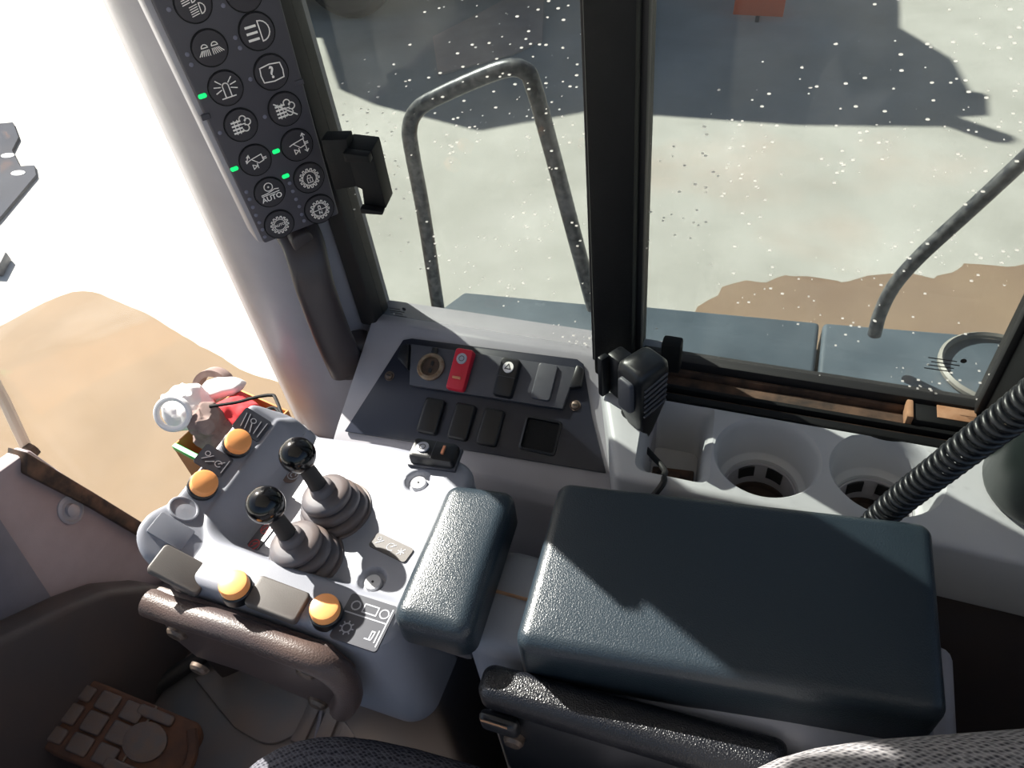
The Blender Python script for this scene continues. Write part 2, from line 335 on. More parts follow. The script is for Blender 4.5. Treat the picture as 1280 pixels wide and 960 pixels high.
# windscreen (wraps round to the right-hand pillar)
path = [(-.755, .705), (-.82, .685), (-.89, .63), (-.945, .54), (-.975, .42), (-.985, .2), (-.985, -.76)]
path = [(p.x, p.y) for p in smooth_path([(x, y, 0) for x, y in path], 6)]
wo = MB(); r0 = [V((x, y, -1.10)) for x, y in path] + [V((x - .004, y + .002, -1.10)) for x, y in path[::-1]]
wo.loft([r0, [p + V((0, 0, 1.55)) for p in r0]], True, True)
wo.build('window_3', GL_FRONT, label='clear wraparound windscreen left of the keypad pillar', cat='window', kind='structure')
# right-hand front pillar cover
sec = [(-.750, .682), (-.738, .660), (-.70, .632), (-.655, .604), (-.605, .598), (-.565, .608), (-.535, .640), (-.520, .664), (-.520, .72), (-.74, .72)]
pil = thing('trim_1', (-.63, .66, -1.20), 'grey plastic pillar cover carrying the keypad and grab handle', 'pillar', kind='structure')
MB().loft([[V((x, y, z)) for x, y in sec] for z in (-1.20, -.8, -.4, 0, .45)], True, True).build('cover', GREY, pil, angle=50)
MB().tube([(-.752, .680, -1.2), (-.752, .680, .45)], .006, 8).build('beige_seal', BEIGE, pil)
MB().tube([(-.762, .690, -1.2), (-.762, .690, .45)], .005, 8).build('dark_seal', REDS, pil)
# side windows
GY = .665
fr = thing('window_1', (-.34, GY, -.64), 'tinted front side window showing the left railing', 'window', kind='structure')
MB().box((-.51, GY, -.64), (-.17, GY + .0015, .45)).build('pane', GL_SIDE, fr)
MB().box((-.524, GY - .020, -.64), (-.498, GY + .02, .45), .004).build('gasket', RUBBER, fr)
MB().box((-.52, GY - .003, -.65), (-.17, GY + .012, -.634), .002).build('sill_seal', RUBBER, fr)
mk = MB(); sf = F(hy(498, 392, GY - .0006), (1, 0, 0), (0, 0, 1))
for k, (a, b) in enumerate(((-.012, .004), (-.012, .010), (-.012, .006), (-.008, .012), (-.012, .008))): mk.stroke(sf, [(a, .008 - k * .004), (b, .008 - k * .004)], .0012, .0003)
mk.lathe([(.0028, 0), (.0028, .0003)], sf.at(.011, .010), 10)
mk.build('glass_mark', RUBBER, fr, label='small dark maker print in the corner of the pane')
post = thing('trim_2', (-.162, .66, -.66), 'black upright post between the two side windows', 'post', kind='structure')
MB().box((-.187, .628, -.66), (-.139, .71, .45), .006).build('post_core', BLACKM, post)
MB().box((-.193, .644, -.64), (-.186, .66, .45), .002).build('post_seal', RUBBER, post)
MB().box((-.140, .644, -.64), (-.133, .66, .45), .002).build('post_seal', RUBBER, post)
w2 = thing('window_2', (.06, GY, -.66), 'tinted sliding side window in a dusty black track', 'window', kind='structure')
MB().box((-.145, GY + .003, -.63), (.245, GY + .0045, .45)).build('pane', GL_SIDE, w2)
def rail(y0, y1, z0, z1, m, name, x0=-.135, x1=.275): return MB().box((x0, y0, z0), (x1, y1, z1), .0025).build(name, m, w2)
rail(.600, .690, -.672, -.648, BLACKM, 'track_base')
rail(.602, .613, -.650, -.635, BLACKM, 'track_lip')
rail(.6135, .6200, -.650, -.641, DUSTR, 'track_groove')
rail(.6205, .6270, -.650, -.634, BLACKM, 'track_rib')
rail(.6275, .6500, -.650, -.643, DUSTR, 'track_groove')
rail(.6505, .6560, -.650, -.635, DUSTR, 'dusty_rib')
rail(.6565, .6760, -.650, -.624, RUBBER, 'pane_seal')
MB().box((.166, .628, -.643), (.228, .655, -.628), .004).build('track_stop', BLACKM, w2)
MB().box((.160, .628, -.643), (.167, .655, -.625), .002).build('stop_face', TAN, w2)
MB().box((.190, .636, -.6285), (.228, .655, -.6268), .0008).build('dust_film', TAN, w2)
MB().box((.233, .604, -.672), (.290, .70, .45), .006).build('jamb', BLACKM, w2)
MB().box((.226, .650, -.640), (.234, .663, .45), .002).build('jamb_seal', RUBBER, w2)
MB().box((.238, .594, -.640), (.258, .606, .45), .003).build('jamb_lip', RUBBER, w2)
mk = MB(); sf = F(hy(1180, 455, GY + .002), (1, 0, 0), (0, 0, 1))
for k, (a, b) in enumerate(((-.016, .010), (-.012, .014), (-.014, .010), (-.016, .008))): mk.stroke(sf, [(a, .006 - k * .005), (b, .006 - k * .005)], .0012, .0003)
mk.lathe([(.003, 0), (.003, .0003)], sf.at(.016, .008), 10)
mk.build('glass_mark', RUBBER, w2, label='small dark maker print near the rear lower corner')
MB().box((.292, .608, -1.24), (.70, .70, .45), .01).build('wall_right', DGREY, label='dark grey rear corner pillar behind the sliding window', cat='wall', kind='structure')

# ================================================================== SIDE CONSOLE
cons = thing('side_console', (.0, .56, -1.25), 'pale grey moulded ledge under the side windows with cup holders', 'console')
prof = [(.672, -.634), (.650, -.630), (.636, -.637), (.508, -.702), (.492, -.712), (.484, -.730), (.484, -1.25), (.70, -1.25), (.70, -.634)]
MB().prism([V((-.507, y, z)) for y, z in prof], (.407, 0, 0), .004).build('sloped_base', GREY, cons)
# ledge with boolean-cut cups and pocket
foot = [(-.190, .664), (-.178, .620), (-.122, .474), (.20, .474), (.685, .468), (.685, .600), (-.134, .600), (-.134, .664)]
lb = MB().prism([V((x, y, -.722)) for x, y in foot], (0, 0, .091), .008, 3)
def mesh_obj(mb, nm):
    bmesh.ops.recalc_face_normals(mb.bm, faces=mb.bm.faces)
    me = bpy.data.meshes.new(nm); mb.bm.to_mesh(me); mb.bm.free(); o = bpy.data.objects.new(nm, me); C.objects.link(o); return o
CUPS = [(.026, .541), (.142, .549)]
cut = MB()
TOPZ = -.631
for cx, cy in CUPS:
    f = F((cx, cy, TOPZ), (1, 0, 0), (0, 1, 0))
    cut.lathe([(.057, .006), (.0555, .0005), (.0530, -.002), (.0515, -.006), (.0500, -.012), (.0475, -.050), (.0465, -.052), (.0405, -.056), (.0395, -.060), (.038, -.110)], f, 48)
pf = F((-.071, .545, TOPZ), (1, .0, 0), (.0, 1, 0))
pk = MB()
def rr_ring(f, hw, hh, r, c, n=6, sk=0.):
    out = []
    for cx, cy, a0 in ((hw - r, hh - r, 0), (-hw + r, hh - r, 90), (-hw + r, -hh + r, 180), (hw - r, -hh + r, 270)):
        for i in range(n + 1):
            a = math.radians(a0 + 90 * i / n); x, y = cx + r * math.cos(a), cy + r * math.sin(a); out.append(f.p(x + sk * y, y, c))
    return out
pk.loft([rr_ring(pf, .040, .058, .012, .006, sk=-.10), rr_ring(pf, .040, .058, .012, .0005, sk=-.10), rr_ring(pf, .035, .053, .012, -.006, sk=-.10), rr_ring(pf, .032, .050, .012, -.012, sk=-.10), rr_ring(pf, .027, .046, .010, -.080, sk=-.10)], True, True)
lo_ = mesh_obj(lb, 'tmp_ledge')
for cm in (cut, pk):
    co = mesh_obj(cm, 'tmp_cut'); md = lo_.modifiers.new('b', 'BOOLEAN'); md.operation = 'DIFFERENCE'; md.object = co; md.solver = 'EXACT'
    dg = bpy.context.evaluated_depsgraph_get(); dg.update(); me = bpy.data.meshes.new_from_object(lo_.evaluated_get(dg))
    lo_.modifiers.clear(); lo_.data = me; bpy.data.objects.remove(co)
mb = MB(); mb.bm.from_mesh(lo_.data); bpy.data.objects.remove(lo_)
mb.build('ledge', LGREY, cons, angle=30, recalc=False)
# lower dark face
MB().box((-.10, .488, -1.25), (.69, .498, -.706), .003).build('lower_panel', KICK, cons)
for cx, cy in CUPS:
    f = F((cx, cy, TOPZ), (1, 0, 0), (0, 1, 0))
    cup = MB().lathe([(.0375, -.099), (.0392, -.0605), (.0386, -.0600), (.0372, -.0615), (.0345, -.098)], f, 40, False, False).build('cup_insert', GREY, cons)
    MB().lathe([(.0360, -.100), (.0350, -.0900), (.0325, -.0890), (.0305, -.0940), (.0285, -.0940), (.0280, -.0925), (.0, -.0922)], f, 40, True, False).build('cup_bottom', mat('dark dusty rubber', (40, 32, 28), .6, rgb2=(62, 46, 36), vscale=60), cup)
    for a0 in (52, 104):
        s = MB(); r1 = []
        for h, r in ((-.0630, .0374), (-.0790, .0362)):
            r1.append([f.p(r * math.cos(math.radians(a0 + 30 * i / 8)), r * math.sin(math.radians(a0 + 30 * i / 8)), h) for i in range(9)])
        pts0 = r1[0] + r1[1][::-1]
        cen = f.p(0, 0, -.068)
        outer = [p + (cen - p).normalized() * .0022 for p in pts0]
        s.loft([pts0, outer], True, True); s.build('rubber_grip', RUBBER, cup)
# things inside the pocket
pkt = MB(); f0 = F((-.070, .535, -.708), (1, .1, 0), (0, 1, 0))
pkt.fbox(f0, (-.024, .024), (-.024, .018), (0, .010), .002); pkt.fbox(f0.at(-.004, 0, .010), (-.014, .014), (-.009, .009), (0, .006), .002)
pkt.build('fuse_block', DUSTR, label='dusty brown block lying in the ledge pocket below the handset', cat='block')

# ---- switch fascia
P0 = V((0, .640, -.6352)); P1 = V((0, .5085, -.7018))
FF = F(P1 + V((0, 0, 0)), (1, 0, 0), P0 - P1)
FF.o = FF.o + FF.n * .0008
def ff(u, v, c=0): q = hp(u, v, FF.o + FF.n * c, FF.n); return FF.inv(q)
def fpt(u, v, c=0): a, b = ff(u, v, c); return FF.p(a, b, c)
fas = thing('switch_fascia', FF.p(-.32, .03), 'black switch fascia set into the sloped ledge below the front side window', 'control panel')
out = [(432, 540), (505, 426), (516, 424), (722, 450), (730, 456), (740, 520), (758, 592), (600, 566)]
MB().prism([fpt(*p) for p in out], FF.n * .004, .0012).build('panel', FASC, fas)
plate = [(516, 432), (722, 462), (704, 513), (514, 483)]
pf_ = MB(); q = [fpt(*p, .004) for p in plate]
pf_.prism(q, FF.n * .007, .001); pf_.build('switch_plate', DGREY, fas)
MB().prism([fpt(722, 458, .004), fpt(731, 463, .004), fpt(728, 486, .004), fpt(712, 488, .004)], FF.n * .010, .003).build('end_cap', BLACK, fas)
MB().prism([fpt(505, 434, .004), fpt(515, 432, .004), fpt(513, 466, .004), fpt(499, 450, .004)], FF.n * .010, .003).build('end_cap', BLACK, fas)
def onf(u, v, c): a, b = ff(u, v, c); return FF.at(a, b, c)
g = onf(539, 459, .011)
so_ = MB().lathe([(.0185, 0), (.0185, .003), (.0165, .0045), (.0130, .0045), (.0122, -.002)], g, 32, True, False).build('socket_ring', BRONZE, fas)
MB().lathe([(.0122, -.004), (.0122, .001), (.0, .001)], g, 28, True, False).build('socket_core', DUSTR, so_)
s = MB()
for dy in (-.005, .005): s.rrect(g.at(.0005, dy), .0022, .0033, .002, .001, .0018)
s.build('socket_hole', BLACK, so_)
MB().fbox(g, (-.005, .003), (.0185, .026), (0, .004), .001).build('cap_hinge', BLACK, so_)
def rocker(g, m, name, par, hw=.0115, hh=.0255, flat=False, disc=True, tri=False, bar=AMBER, ht=.012):
    rings = []
    for ins, h in ((0, 0), (0, ht * .55), (.0012, ht * .75), (.003, ht * .8)):
        rr = rr_ring(g, hw - ins, hh - ins, .004, h); rr2 = []
        for p in rr:
            x, y = g.inv(p); k = (y / hh); rr2.append(p + g.n * (0.0016 * k if h > 0 else 0))
        rings.append(rr2)
    mb = MB(); mb.loft(rings, True, True)
    o = mb.build(name, m, par, angle=40)
    top = ht * .8 + .0012
    if disc:
        d = MB().lathe([(.0072, top - .001), (.0072, top + .0012), (.0, top + .0012)], g.at(0, hh * .48), 24, True, False, sx=.95).build('symbol_disc', PRINTG if not tri else WHITE, o)
        if tri: MB().stroke(g.at(0, hh * .48, top + .0012), [(-.0036, -.0024), (.0036, -.0024), (0, .004)], .0011, .0003, True).build('triangle_mark', BLACK, d)
        else: MB().stroke(g.at(0, hh * .48, top + .0012), arc(0, 0, .0034, 0, 360, 12), .0008, .0003).build('circle_mark', GREYC, d)
    if bar: MB().fbox(g.at(0, -hh * .45), (-.0055, .0055), (-.0016, .0016), (top - .002, top + .0012), .0006).build('indicator_bar', bar, o)
    if m is BLACK: MB().fbox(g, (-hw * .9, hw * .9), (-.0003, .0003), (top - .004, top - .0008)).build('rocker_line', DGREY, o)
    return o
rocker(onf(577, 464, .011), RED, 'rocker_switch', fas, .0125, .0275)['label'] = 'red rocker switch with white symbol disc'
rocker(onf(635, 474, .011), BLACK, 'rocker_switch', fas, .0125, .0250, tri=True, bar=None)['label'] = 'black rocker switch with warning triangle disc'
MB().rrect(onf(681, 478, .011), .0125, .0235, .004, 0, .004, .0012).build('blank_cover', DGREY, fas)
for u, v in ((540, 521), (578, 528), (614, 535)): MB().rrect(onf(u, v, .004), .0135, .0235, .004, 0, .007, .003).build('blank_slot', BLACK, fas)
g = onf(676, 545, .004)
mb = MB(); mb.loft([rr_ring(g, .0230, .0215, .004, 0), rr_ring(g, .0230, .0215, .004, .004), rr_ring(g, .0205, .0190, .003, .005), rr_ring(g, .0195, .0180, .003, -.0005)], False, False)
ro = mb.build('recess_frame', BLACK, fas)
MB().fbox(g, (-.0195, .0195), (-.018, .018), (-.0012, .0003)).build('recess_floor', BLACKM, ro)
for u, v in ((487, 470), (719, 507)):
    g = onf(u, v, .004); s_ = MB().lathe([(.0068, 0), (.0068, .0010), (.0055, .0010), (.0052, .0004), (.0048, .0022), (.003, .003), (0, .003)], g, 20, True, False).build('screw', STEEL, fas)
    MB().rrect(g, .0028, .0008, .0006, .0025, .0033).build('screw_slot', BLACK, s_)

# ================================================================== CONTROL POD
PX0, PX1, PY0, PY1 = -.529, -.262, .216, .444
ZB = -.618
pod = thing('control_pod', (-.40, .33, -1.25), 'grey lever pod with orange push buttons on its raised rim', 'control console')
holes = [hz(522, 601, ZB), hz(465, 725, ZB)]
def pod_h(x, y):
    bx, by, r = -.496, .262, .040                           # basin starts here, rounded inner corner
    dx, dy = bx + r - x, by + r - y
    if dx > 0 and dy > 0: d = math.hypot(dx, dy) - r
    else: d = max(bx - x, by - y)
    rimh = .031 - .019 * ss(-.45, -.28, x)
    wl = -.026 + .014 * ss(-.47, -.40, x)                    # wide sloping wall on the left, short one along the seat side
    k = ss(wl, .003, d)
    z = ZB + rimh * k +   .75 * max(0, -.500 + .022 * (1 - ss(.25, .29, y)) - x) * k
    z += -.014 * (1 - k) * (1 - ss(-.50, -.36, x))
    # rim falls away at its far end
    if x < -.48: z -= .016 * ss(.418, .440, y) * k
    for h in holes:
        dd = math.hypot(x - h.x, y - h.y); z -= .006 * (1 - ss(.0115, .0145, dd))
    return z
nx, ny = 200, 150; RC = .030; RF = .010
def pod_edge(x, y):                                         # clamp into rounded outline, return point and distance to outline
    cx = min(max(x, PX0 + RC), PX1 - RC); cy = min(max(y, PY0 + RC), PY1 - RC)
    d = math.hypot(x - cx, y - cy)
    if d > RC: x, y = cx + (x - cx) * RC / d, cy + (y - cy) * RC / d; d = RC
    inside = min(x - PX0, PX1 - x, y - PY0, PY1 - y) if (x == cx or y == cy) else RC - d
    return x, y, max(0, inside)
mb = MB(); G = []
for j in range(ny + 1):
    row = []
    for i in range(nx + 1):
        fx = i / nx; fy = j / ny
        x, y, d = pod_edge(PX0 + (PX1 - PX0) * fx, PY0 + (PY1 - PY0) * fy)
        z = pod_h(x, y)
        if d < RF: z -= RF - math.sqrt(max(0, RF * RF - (RF - d) ** 2))
        row.append(mb.bm.verts.new((x, y, z)))
    G.append(row)
for j in range(ny):
    for i in range(nx): mb.bm.faces.new((G[j][i], G[j][i + 1], G[j + 1][i + 1], G[j + 1][i]))
loop = [G[0][i] for i in range(nx + 1)] + [G[j][nx] for j in range(1, ny + 1)] + [G[ny][i] for i in range(nx - 1, -1, -1)] + [G[j][0] for j in range(ny - 1, 0, -1)]
low = []
for v in loop:
    c = v.co; low.append(mb.bm.verts.new((c.x + (.02 if c.x < -.5 else 0), c.y + (.006 if c.y < .3 else 0), -.80)))
n = len(loop)
for i in range(n): mb.bm.faces.new((loop[(i + 1) % n], loop[i], low[i], low[(i + 1) % n]))
mb.bm.faces.new(low)
bmesh.ops.remove_doubles(mb.bm, verts=mb.bm.verts, dist=1e-5)
mb.build('housing', PODG, pod, angle=50)
MB().box((-.47, .26, -1.25), (-.275, .43, -.79), .02, 3).build('pedestal', DGREY, pod)
def on_pod(u, v, dz=0):
    z = ZB + .03
    for _ in range(12): q = hz(u, v, z + dz); z = .5 * z + .5 * pod_h(q.x, q.y)
    q = hz(u, v, z + dz); e = .004
    return F((q.x, q.y, pod_h(q.x, q.y)), (2 * e, 0, pod_h(q.x + e, q.y) - pod_h(q.x - e, q.y)), (0, 2 * e, pod_h(q.x, q.y + e) - pod_h(q.x, q.y - e)))
for u, v in ((290, 548), (247, 600), (291, 730), (404, 760)):
    g = on_pod(u, v, .012)
    b_ = MB().lathe([(.0150, -.004), (.0150, .006), (.0138, .0075), (0, .0075)], g, 28, True, False).build('push_button', BLACK, pod)
    MB().lathe([(.0135, .007), (.0135, .0140), (.0125, .0165), (.0100, .0175), (0, .0178)], g, 28, True, False).build('orange_cap', ORANGE, b_)
g = on_pod(229, 637); o = MB().lathe([(.0155, -.002), (.0155, .0018), (.0145, .0026), (.0132, .0026), (.0126, .0008), (0, .0012)], g, 32, True, False).build('round_blank', PODG, pod)
g = on_pod(214, 664); fr_ = g
MB().rrect(fr_, .0185, .0120, .002, -.001, .0007, .0003).build('rectangular_blank', PODG, pod)
for (u, v) in ((224, 711), (346, 748)):
    g = on_pod(u, v, .004); MB().rrect(g, .0265, .0150, .004, -.002, .006, .002).build('grey_cover', GREYC, pod)
# icon plates
ICG = mat('icon plate', (66, 68, 76), .35)
def icon(u, v, hw, hh, rot, strokes, m=ICG, pm=PRINTG, w=.0012, name='icon_plate', lab=None, r=.003, dz=.0004):
    g = on_pod(u, v); g = F(g.o, g.u * math.cos(rot) + g.v * math.sin(rot), g.v * math.cos(rot) - g.u * math.sin(rot))
    o = MB().rrect(g, hw, hh, r, -.001, .0012 + dz).build(name, m, pod, label=lab)
    s = MB(); ff_ = g.at(0, 0, .0012 + dz)
    for st in strokes: s.stroke(ff_, st, w, .0003)
    s.build('icon_lines', pm, o); return o
icon(315, 531, .0165, .0145, 0, [[(-.012, .008), (-.009, -.009)], [(-.008, .009), (-.004, -.009)], arc(-.001, .004, .003, 0, 360, 10), [(-.001, .001), (.003, -.010)], [(.006, .008), (.007, -.009)], [(.0125, .010), (.0125, -.010)]], w=.0008)
icon(267, 576, .0165, .0125, 0, [[(-.011, -.005), (-.003, .004)], arc(-.009, .003, .0026, 0, 360, 10), [(-.006, -.006), (.001, -.001)], arc(.006, -.001, .0035, 30, 330, 10), [(.006, -.001), (.0105, .004)], [(.0135, .008), (.0135, -.008)]], w=.0008)
icon(455, 778, .0235, .0225, 0, [arc(-.014, .012, .0042, 0, 360, 14), [(-.006, .016), (.008, .016), (.008, .008), (-.006, .008), (-.006, .016)], arc(.015, .012, .0042, 0, 360, 14), [(-.021, .004), (.021, .004)],
     arc(-.012, -.010, .0042, 0, 360, 14)] + [[(-.012 + .0046 * math.cos(a), -.010 + .0046 * math.sin(a)), (-.012 + .0064 * math.cos(a), -.010 + .0064 * math.sin(a))] for a in [k * PI / 4 for k in range(8)]] +
     [[(.008, -.014), (.014, -.014), (.015, -.006), (.012, -.006), (.012, -.014)], [(.018, -.004), (.018, -.015)], [(.021, .018), (.021, -.018)]], lab='dark grey plate with lamp, gear and horn symbols')
icon(489, 685, .0225, .0085, -.18, [[(-.017, -.003), (-.011, .003)], arc(-.016, .003, .002, 0, 360, 8), arc(0, 0, .0042, 40, 320, 10), [(0, 0), (.004, .004)], [(.010, -.004), (.015, .004)], [(.009, .000), (.016, .000)], [(.011, .003), (.014, -.003)]], m=GREYC, w=.0008)
icon(326, 672, .0085, .0205, -.10, [arc(0, .010, .0058, 0, 360, 14), [(-.003, .007), (.0, .013), (.003, .007)], arc(0, -.010, .0058, 0, 360, 14), [(-.002, -.013), (.003, -.007), (-.002, -.009)]], m=ICG, pm=mat('red print', (176, 54, 62), .5), lab='dark plate with two red circular symbols')
icon(365, 594, .0110, .0110, 0, [arc(.002, 0, .0062, 0, 360, 16), arc(.002, 0, .0030, 0, 270, 10)], m=mat('brown icon', (96, 80, 76), .5), r=.0105, lab='round brown symbol sticker behind the far lever')
for h in holes:
    g = F((h.x + .001, h.y - .001, ZB - .006), (1, 0, 0), (0, 1, 0))
    o = MB().lathe([(.0085, 0), (.0085, .004), (.0078, .005), (0, .005)], g, 24, True, False).build('fixing_plug', LGREY, pod)
    MB().rrect(g.at(0, 0, .005), .0012, .0012, .0010, 0, .0004).build('plug_hole', BLACK, o)
# rocker on the pod's far corner
g = on_pod(543, 566, .010); g = F(g.o, (.13, -.99, 0), (.99, .13, 0)); g = F(g.o, (-.10, 1, 0), (-1, -.10, 0))
r_ = rocker(g, BLACK, 'rocker_switch', pod, .0135, .0255, ht=.020); r_['label'] = 'black rocker switch with amber bar on the far corner'
MB().fbox(g, (-.0155, .0155), (-.0275, .0275), (-.001, .004), .001).build('switch_bezel', DGREY, r_)

# ---- levers
def lever(u, v, ku, kv, label):
    b = hz(u, v, ZB - .004); b.z = ZB - .004
    k = hz(ku, kv, ZB + .086); ax = (k - b).normalized()
    t = thing('control_lever', b, label, 'lever', 'ball-topped control levers on the pod')
    base = F(b, (1, 0, 0), (0, 1, 0))
    MB().lathe([(.0375, -.006), (.0385, .004), (.0375, .006), (.035, .006)], base, 40, True, True).build('base_ring', BOOT, t)
    rings = []
    for r, h in ((.0340, .002), (.0355, .005), (.0355, .009), (.0340, .012), (.0285, .013), (.0285, .0145), (.0310, .016), (.0310, .020), (.0290, .0225), (.0235, .0235), (.0235, .025), (.0260, .0265), (.0262, .031), (.0245, .0345), (.0190, .0365), (.0130, .038), (.0118, .045), (.0090, .047)):
        kk = min(1, h / .040); a = (base.n * (1 - kk) + ax * kk).normalized(); c = b + base.n * (h * .35) + ax * (h * .65)
        f = F(c, (1, 0, 0) if abs(a.x) < .9 else (0, 1, 0), (0, 1, 0)); u_ = (V((1, 0, 0)) - a * a.x).normalized(); v_ = a.cross(u_)
        rings.append([c + (u_ * math.cos(2 * PI * i / 36) + v_ * math.sin(2 * PI * i / 36)) * r for i in range(36)])
    mb = MB(); mb.loft(rings, True, True); mb.build('bellows_boot', BOOT, t, angle=60)
    MB().tube([b + ax * .036, b + ax * .05, k - ax * .012], [.0100, .0090, .0078], 16).build('stem', RUBBER, t)
    f = F(k, ax.orthogonal(), ax.cross(ax.orthogonal())); R = .0178
    MB().lathe([(R * math.sin(a) + 1e-4, -R * math.cos(a)) for a in [PI * i / 20 for i in range(21)]], f, 32).build('ball_knob', PIANO, t)
lever(421, 641, 372, 569, 'black ball-topped lever on the pod nearer the side window')
lever(384, 701, 332, 631, 'black ball-topped lever on the pod nearer the seat')

# ---- padded knee plate below the pod's seat-side edge
kn = thing('knee_plate', hy(310, 850, .205), 'dusty padded vinyl knee plate with four oval bolts below the pod', 'padded plate')
KY = .198
kpt = [hy(u, v, KY) for u, v in ((185, 748), (260, 772), (340, 800), (405, 824), (436, 850), (441, 872), (428, 888), (408, 886), (300, 840), (245, 822), (212, 795))]
MB().prism(kpt, (0, .016, 0), .004, 2).build('plate', BROWNV, kn)
rim = smooth_path([hy(u, v, KY - .002) for u, v in ((186, 753), (220, 765), (280, 783), (340, 804), (400, 827), (428, 848), (436, 868), (428, 884))], 5)
MB().tube(rim, .0135, 14).build('padded_roll', BROWNV, kn)
for u, v in ((222, 790), (250, 834), (384, 838), (398, 877)):
    f = F(hy(u, v, KY), (1, 0, 0), (0, 0, 1)); MB().lathe([(.0105, -.001), (.0100, .003), (.0072, .006), (0, .007)], f, 20, True, False, sx=1.1).build('bolt', STEEL, kn)

# ---- elbow pad
def padded(name, top, thick, bevel, m, label, cat, seg=5, bulge=.004):
    t = thing(name, (sum((V(p) for p in top), V()) / 4) - V((0, 0, thick)), label, cat); return t
def cushion(par, name, top, thick, r, m, bulge=.004, n=14):
    """soft slab: four top corners, rounded plan corners and rounded edges, slight crown"""
    A, B, Cc, D = [V(p) for p in top]           # near-left, near-right, far-right, far-left
    def bil(s, t): return (A * (1 - s) + B * s) * (1 - t) + (D * (1 - s) + Cc * s) * t
    W = ((B - A).length + (Cc - D).length) / 2; H = ((D - A).length + (Cc - B).length) / 2
    def ring(ins, rc):
        out = []
        hw, hh = W / 2 - ins, H / 2 - ins
        for cx, cy, a0 in ((hw - rc, hh - rc, 0), (-hw + rc, hh - rc, 90), (-hw + rc, -hh + rc, 180), (hw - rc, -hh + rc, 270)):
            for i in range(7):
                a = math.radians(a0 + 15 * i); out.append(((cx + rc * math.cos(a)) / W + .5, (cy + rc * math.sin(a)) / H + .5))
            if a0 in (0, 180): nxt = [(-hw + rc, hh), (hw - rc, -hh)][a0 // 180]; seg = ((hw - rc, hh), (-hw + rc, hh)) if a0 == 0 else ((-hw + rc, -hh), (hw - rc, -hh))
            else: seg = ((-hw, hh - rc), (-hw, -hh + rc)) if a0 == 90 else ((hw, -hh + rc), (hw, hh - rc))
            for i in range(1, 6): q = i / 6; out.append(((seg[0][0] * (1 - q) + seg[1][0] * q) / W + .5, (seg[0][1] * (1 - q) + seg[1][1] * q) / H + .5))
        return out
    RC = r * 1.05; rings = []
    up = (B - A).cross(D - A).normalized()
    def put(ins, h, rc): rings.append([bil(s, t) + up * (h + (bulge * (1 - (2 * s - 1) ** 2) * (1 - (2 * t - 1) ** 2) if h > -r else 0)) for s, t in ring(ins, rc)])
    put(.004, -thick, RC); put(0, -thick + .004, RC)
    for i in range(8): a = PI / 2 * i / 7; put(r * (1 - math.cos(a)), -r + r * math.sin(a), max(RC - r * (1 - math.cos(a)) * .9, .002))
    for q in (.3, .6, .85): put(r + (min(W, H) / 2 - r) * q, 0, max(.002, RC * .3 * (1 - q)))
    mb = MB(); mb.loft(rings, True, True); return mb.build(name, m, par, angle=60)
el = thing('elbow_pad', (-.225, .30, -.62), 'narrow black vinyl elbow pad beside the lever pod', 'armrest')
et = [hz(484, 772, -.562), hz(585, 796, -.562), hz(646, 611, -.562), hz(560, 600, -.562)]
cushion(el, 'pad', et, .044, .013, LEATH, .003)
MB().box((-.262, .25, -.66), (-.20, .36, -.600), .006).build('pad_bracket', DGREY, el)

# ---- storage box with padded lid
bx = thing('storage_box', (.0, .31, -1.25), 'wide black vinyl armrest lid on a grey storage box', 'storage box')
ZT = -.555
bt = [hz(640, 803, ZT), hz(1190, 900, ZT), hz(1168, 650, ZT), hz(699, 598, ZT)]
bt[1] = bt[0] + (bt[1] - bt[0])
cushion(bx, 'lid', bt, .066, .012, LEATH, .003)
MB().box((-.206, .247, -1.25), (.176, .352, -.608), .020, 4).build('body', PODG, bx)
MB().box((.150, .28, -1.20), (.196, .372, -.628), .012, 3).build('end_trim', GREY, bx)
MB().box((-.2066, .298, -.70), (-.13, .2995, -.6035), .0006).build('dust_seam', TAN, bx)
# ---- folded seat armrest in front of the box
sa = thing('seat_armrest', (-.05, .22, -.90), 'coarse black seat armrest bar below the box lid', 'armrest')
at = [hz(592, 866, -.603), hz(968, 980, -.603), hz(994, 922, -.603), hz(606, 822, -.603)]
cushion(sa, 'bar', at, .030, .011, LEATHG, .002)
dd = (at[1] - at[0]).normalized(); sf = F(at[0] + V((0, .004, -.03)), dd, (0, 0, 1))
MB().fbox(sf, (.006, .29), (-.16, .0), (-.022, 0), .006).build('side_plate', BLACK, sa)
MB().fbox(sf, (.000, .036), (-.030, -.004), (0, .012), .006, 3).build('hinge_lug', BLACK, sa)
MB().lathe([(.0095, 0), (.0095, .006), (.007, .009), (0, .009)], sf.at(.026, -.055), 20, True, False).build('bolt', STEEL, sa)
MB().fbox(sf, (.004, .028), (-.0055, -.0025), (.0120, .0126)).build('dust_line', TAN, sa)

# ---- seat
def soft_block(mb, c, half, p=3.2, nu=48, nv=30, rot=0.):
    rings = []
    def sg(x, e): return math.copysign(abs(x) ** e, x)
    for j in range(nv + 1):
        ph = -PI / 2 + PI * j / nv; ring = []
        for i in range(nu):
            th = 2 * PI * i / nu; x = half[0] * sg(math.cos(ph), 2 / p) * sg(math.cos(th), 2 / p); y = half[1] * sg(math.cos(ph), 2 / p) * sg(math.sin(th), 2 / p); z = half[2] * sg(math.sin(ph), 2 / p)
            ring.append(V((c[0] + x * math.cos(rot) - y * math.sin(rot), c[1] + x * math.sin(rot) + y * math.cos(rot), c[2] + z)))
        rings.append(ring)
    mb.loft(rings, True, True); bmesh.ops.remove_doubles(mb.bm, verts=mb.bm.verts, dist=1e-5); return mb
st = thing('driver_seat', (-.05, -.1, -1.25), 'grey woven fabric operator seat at the bottom edge of the picture', 'seat')
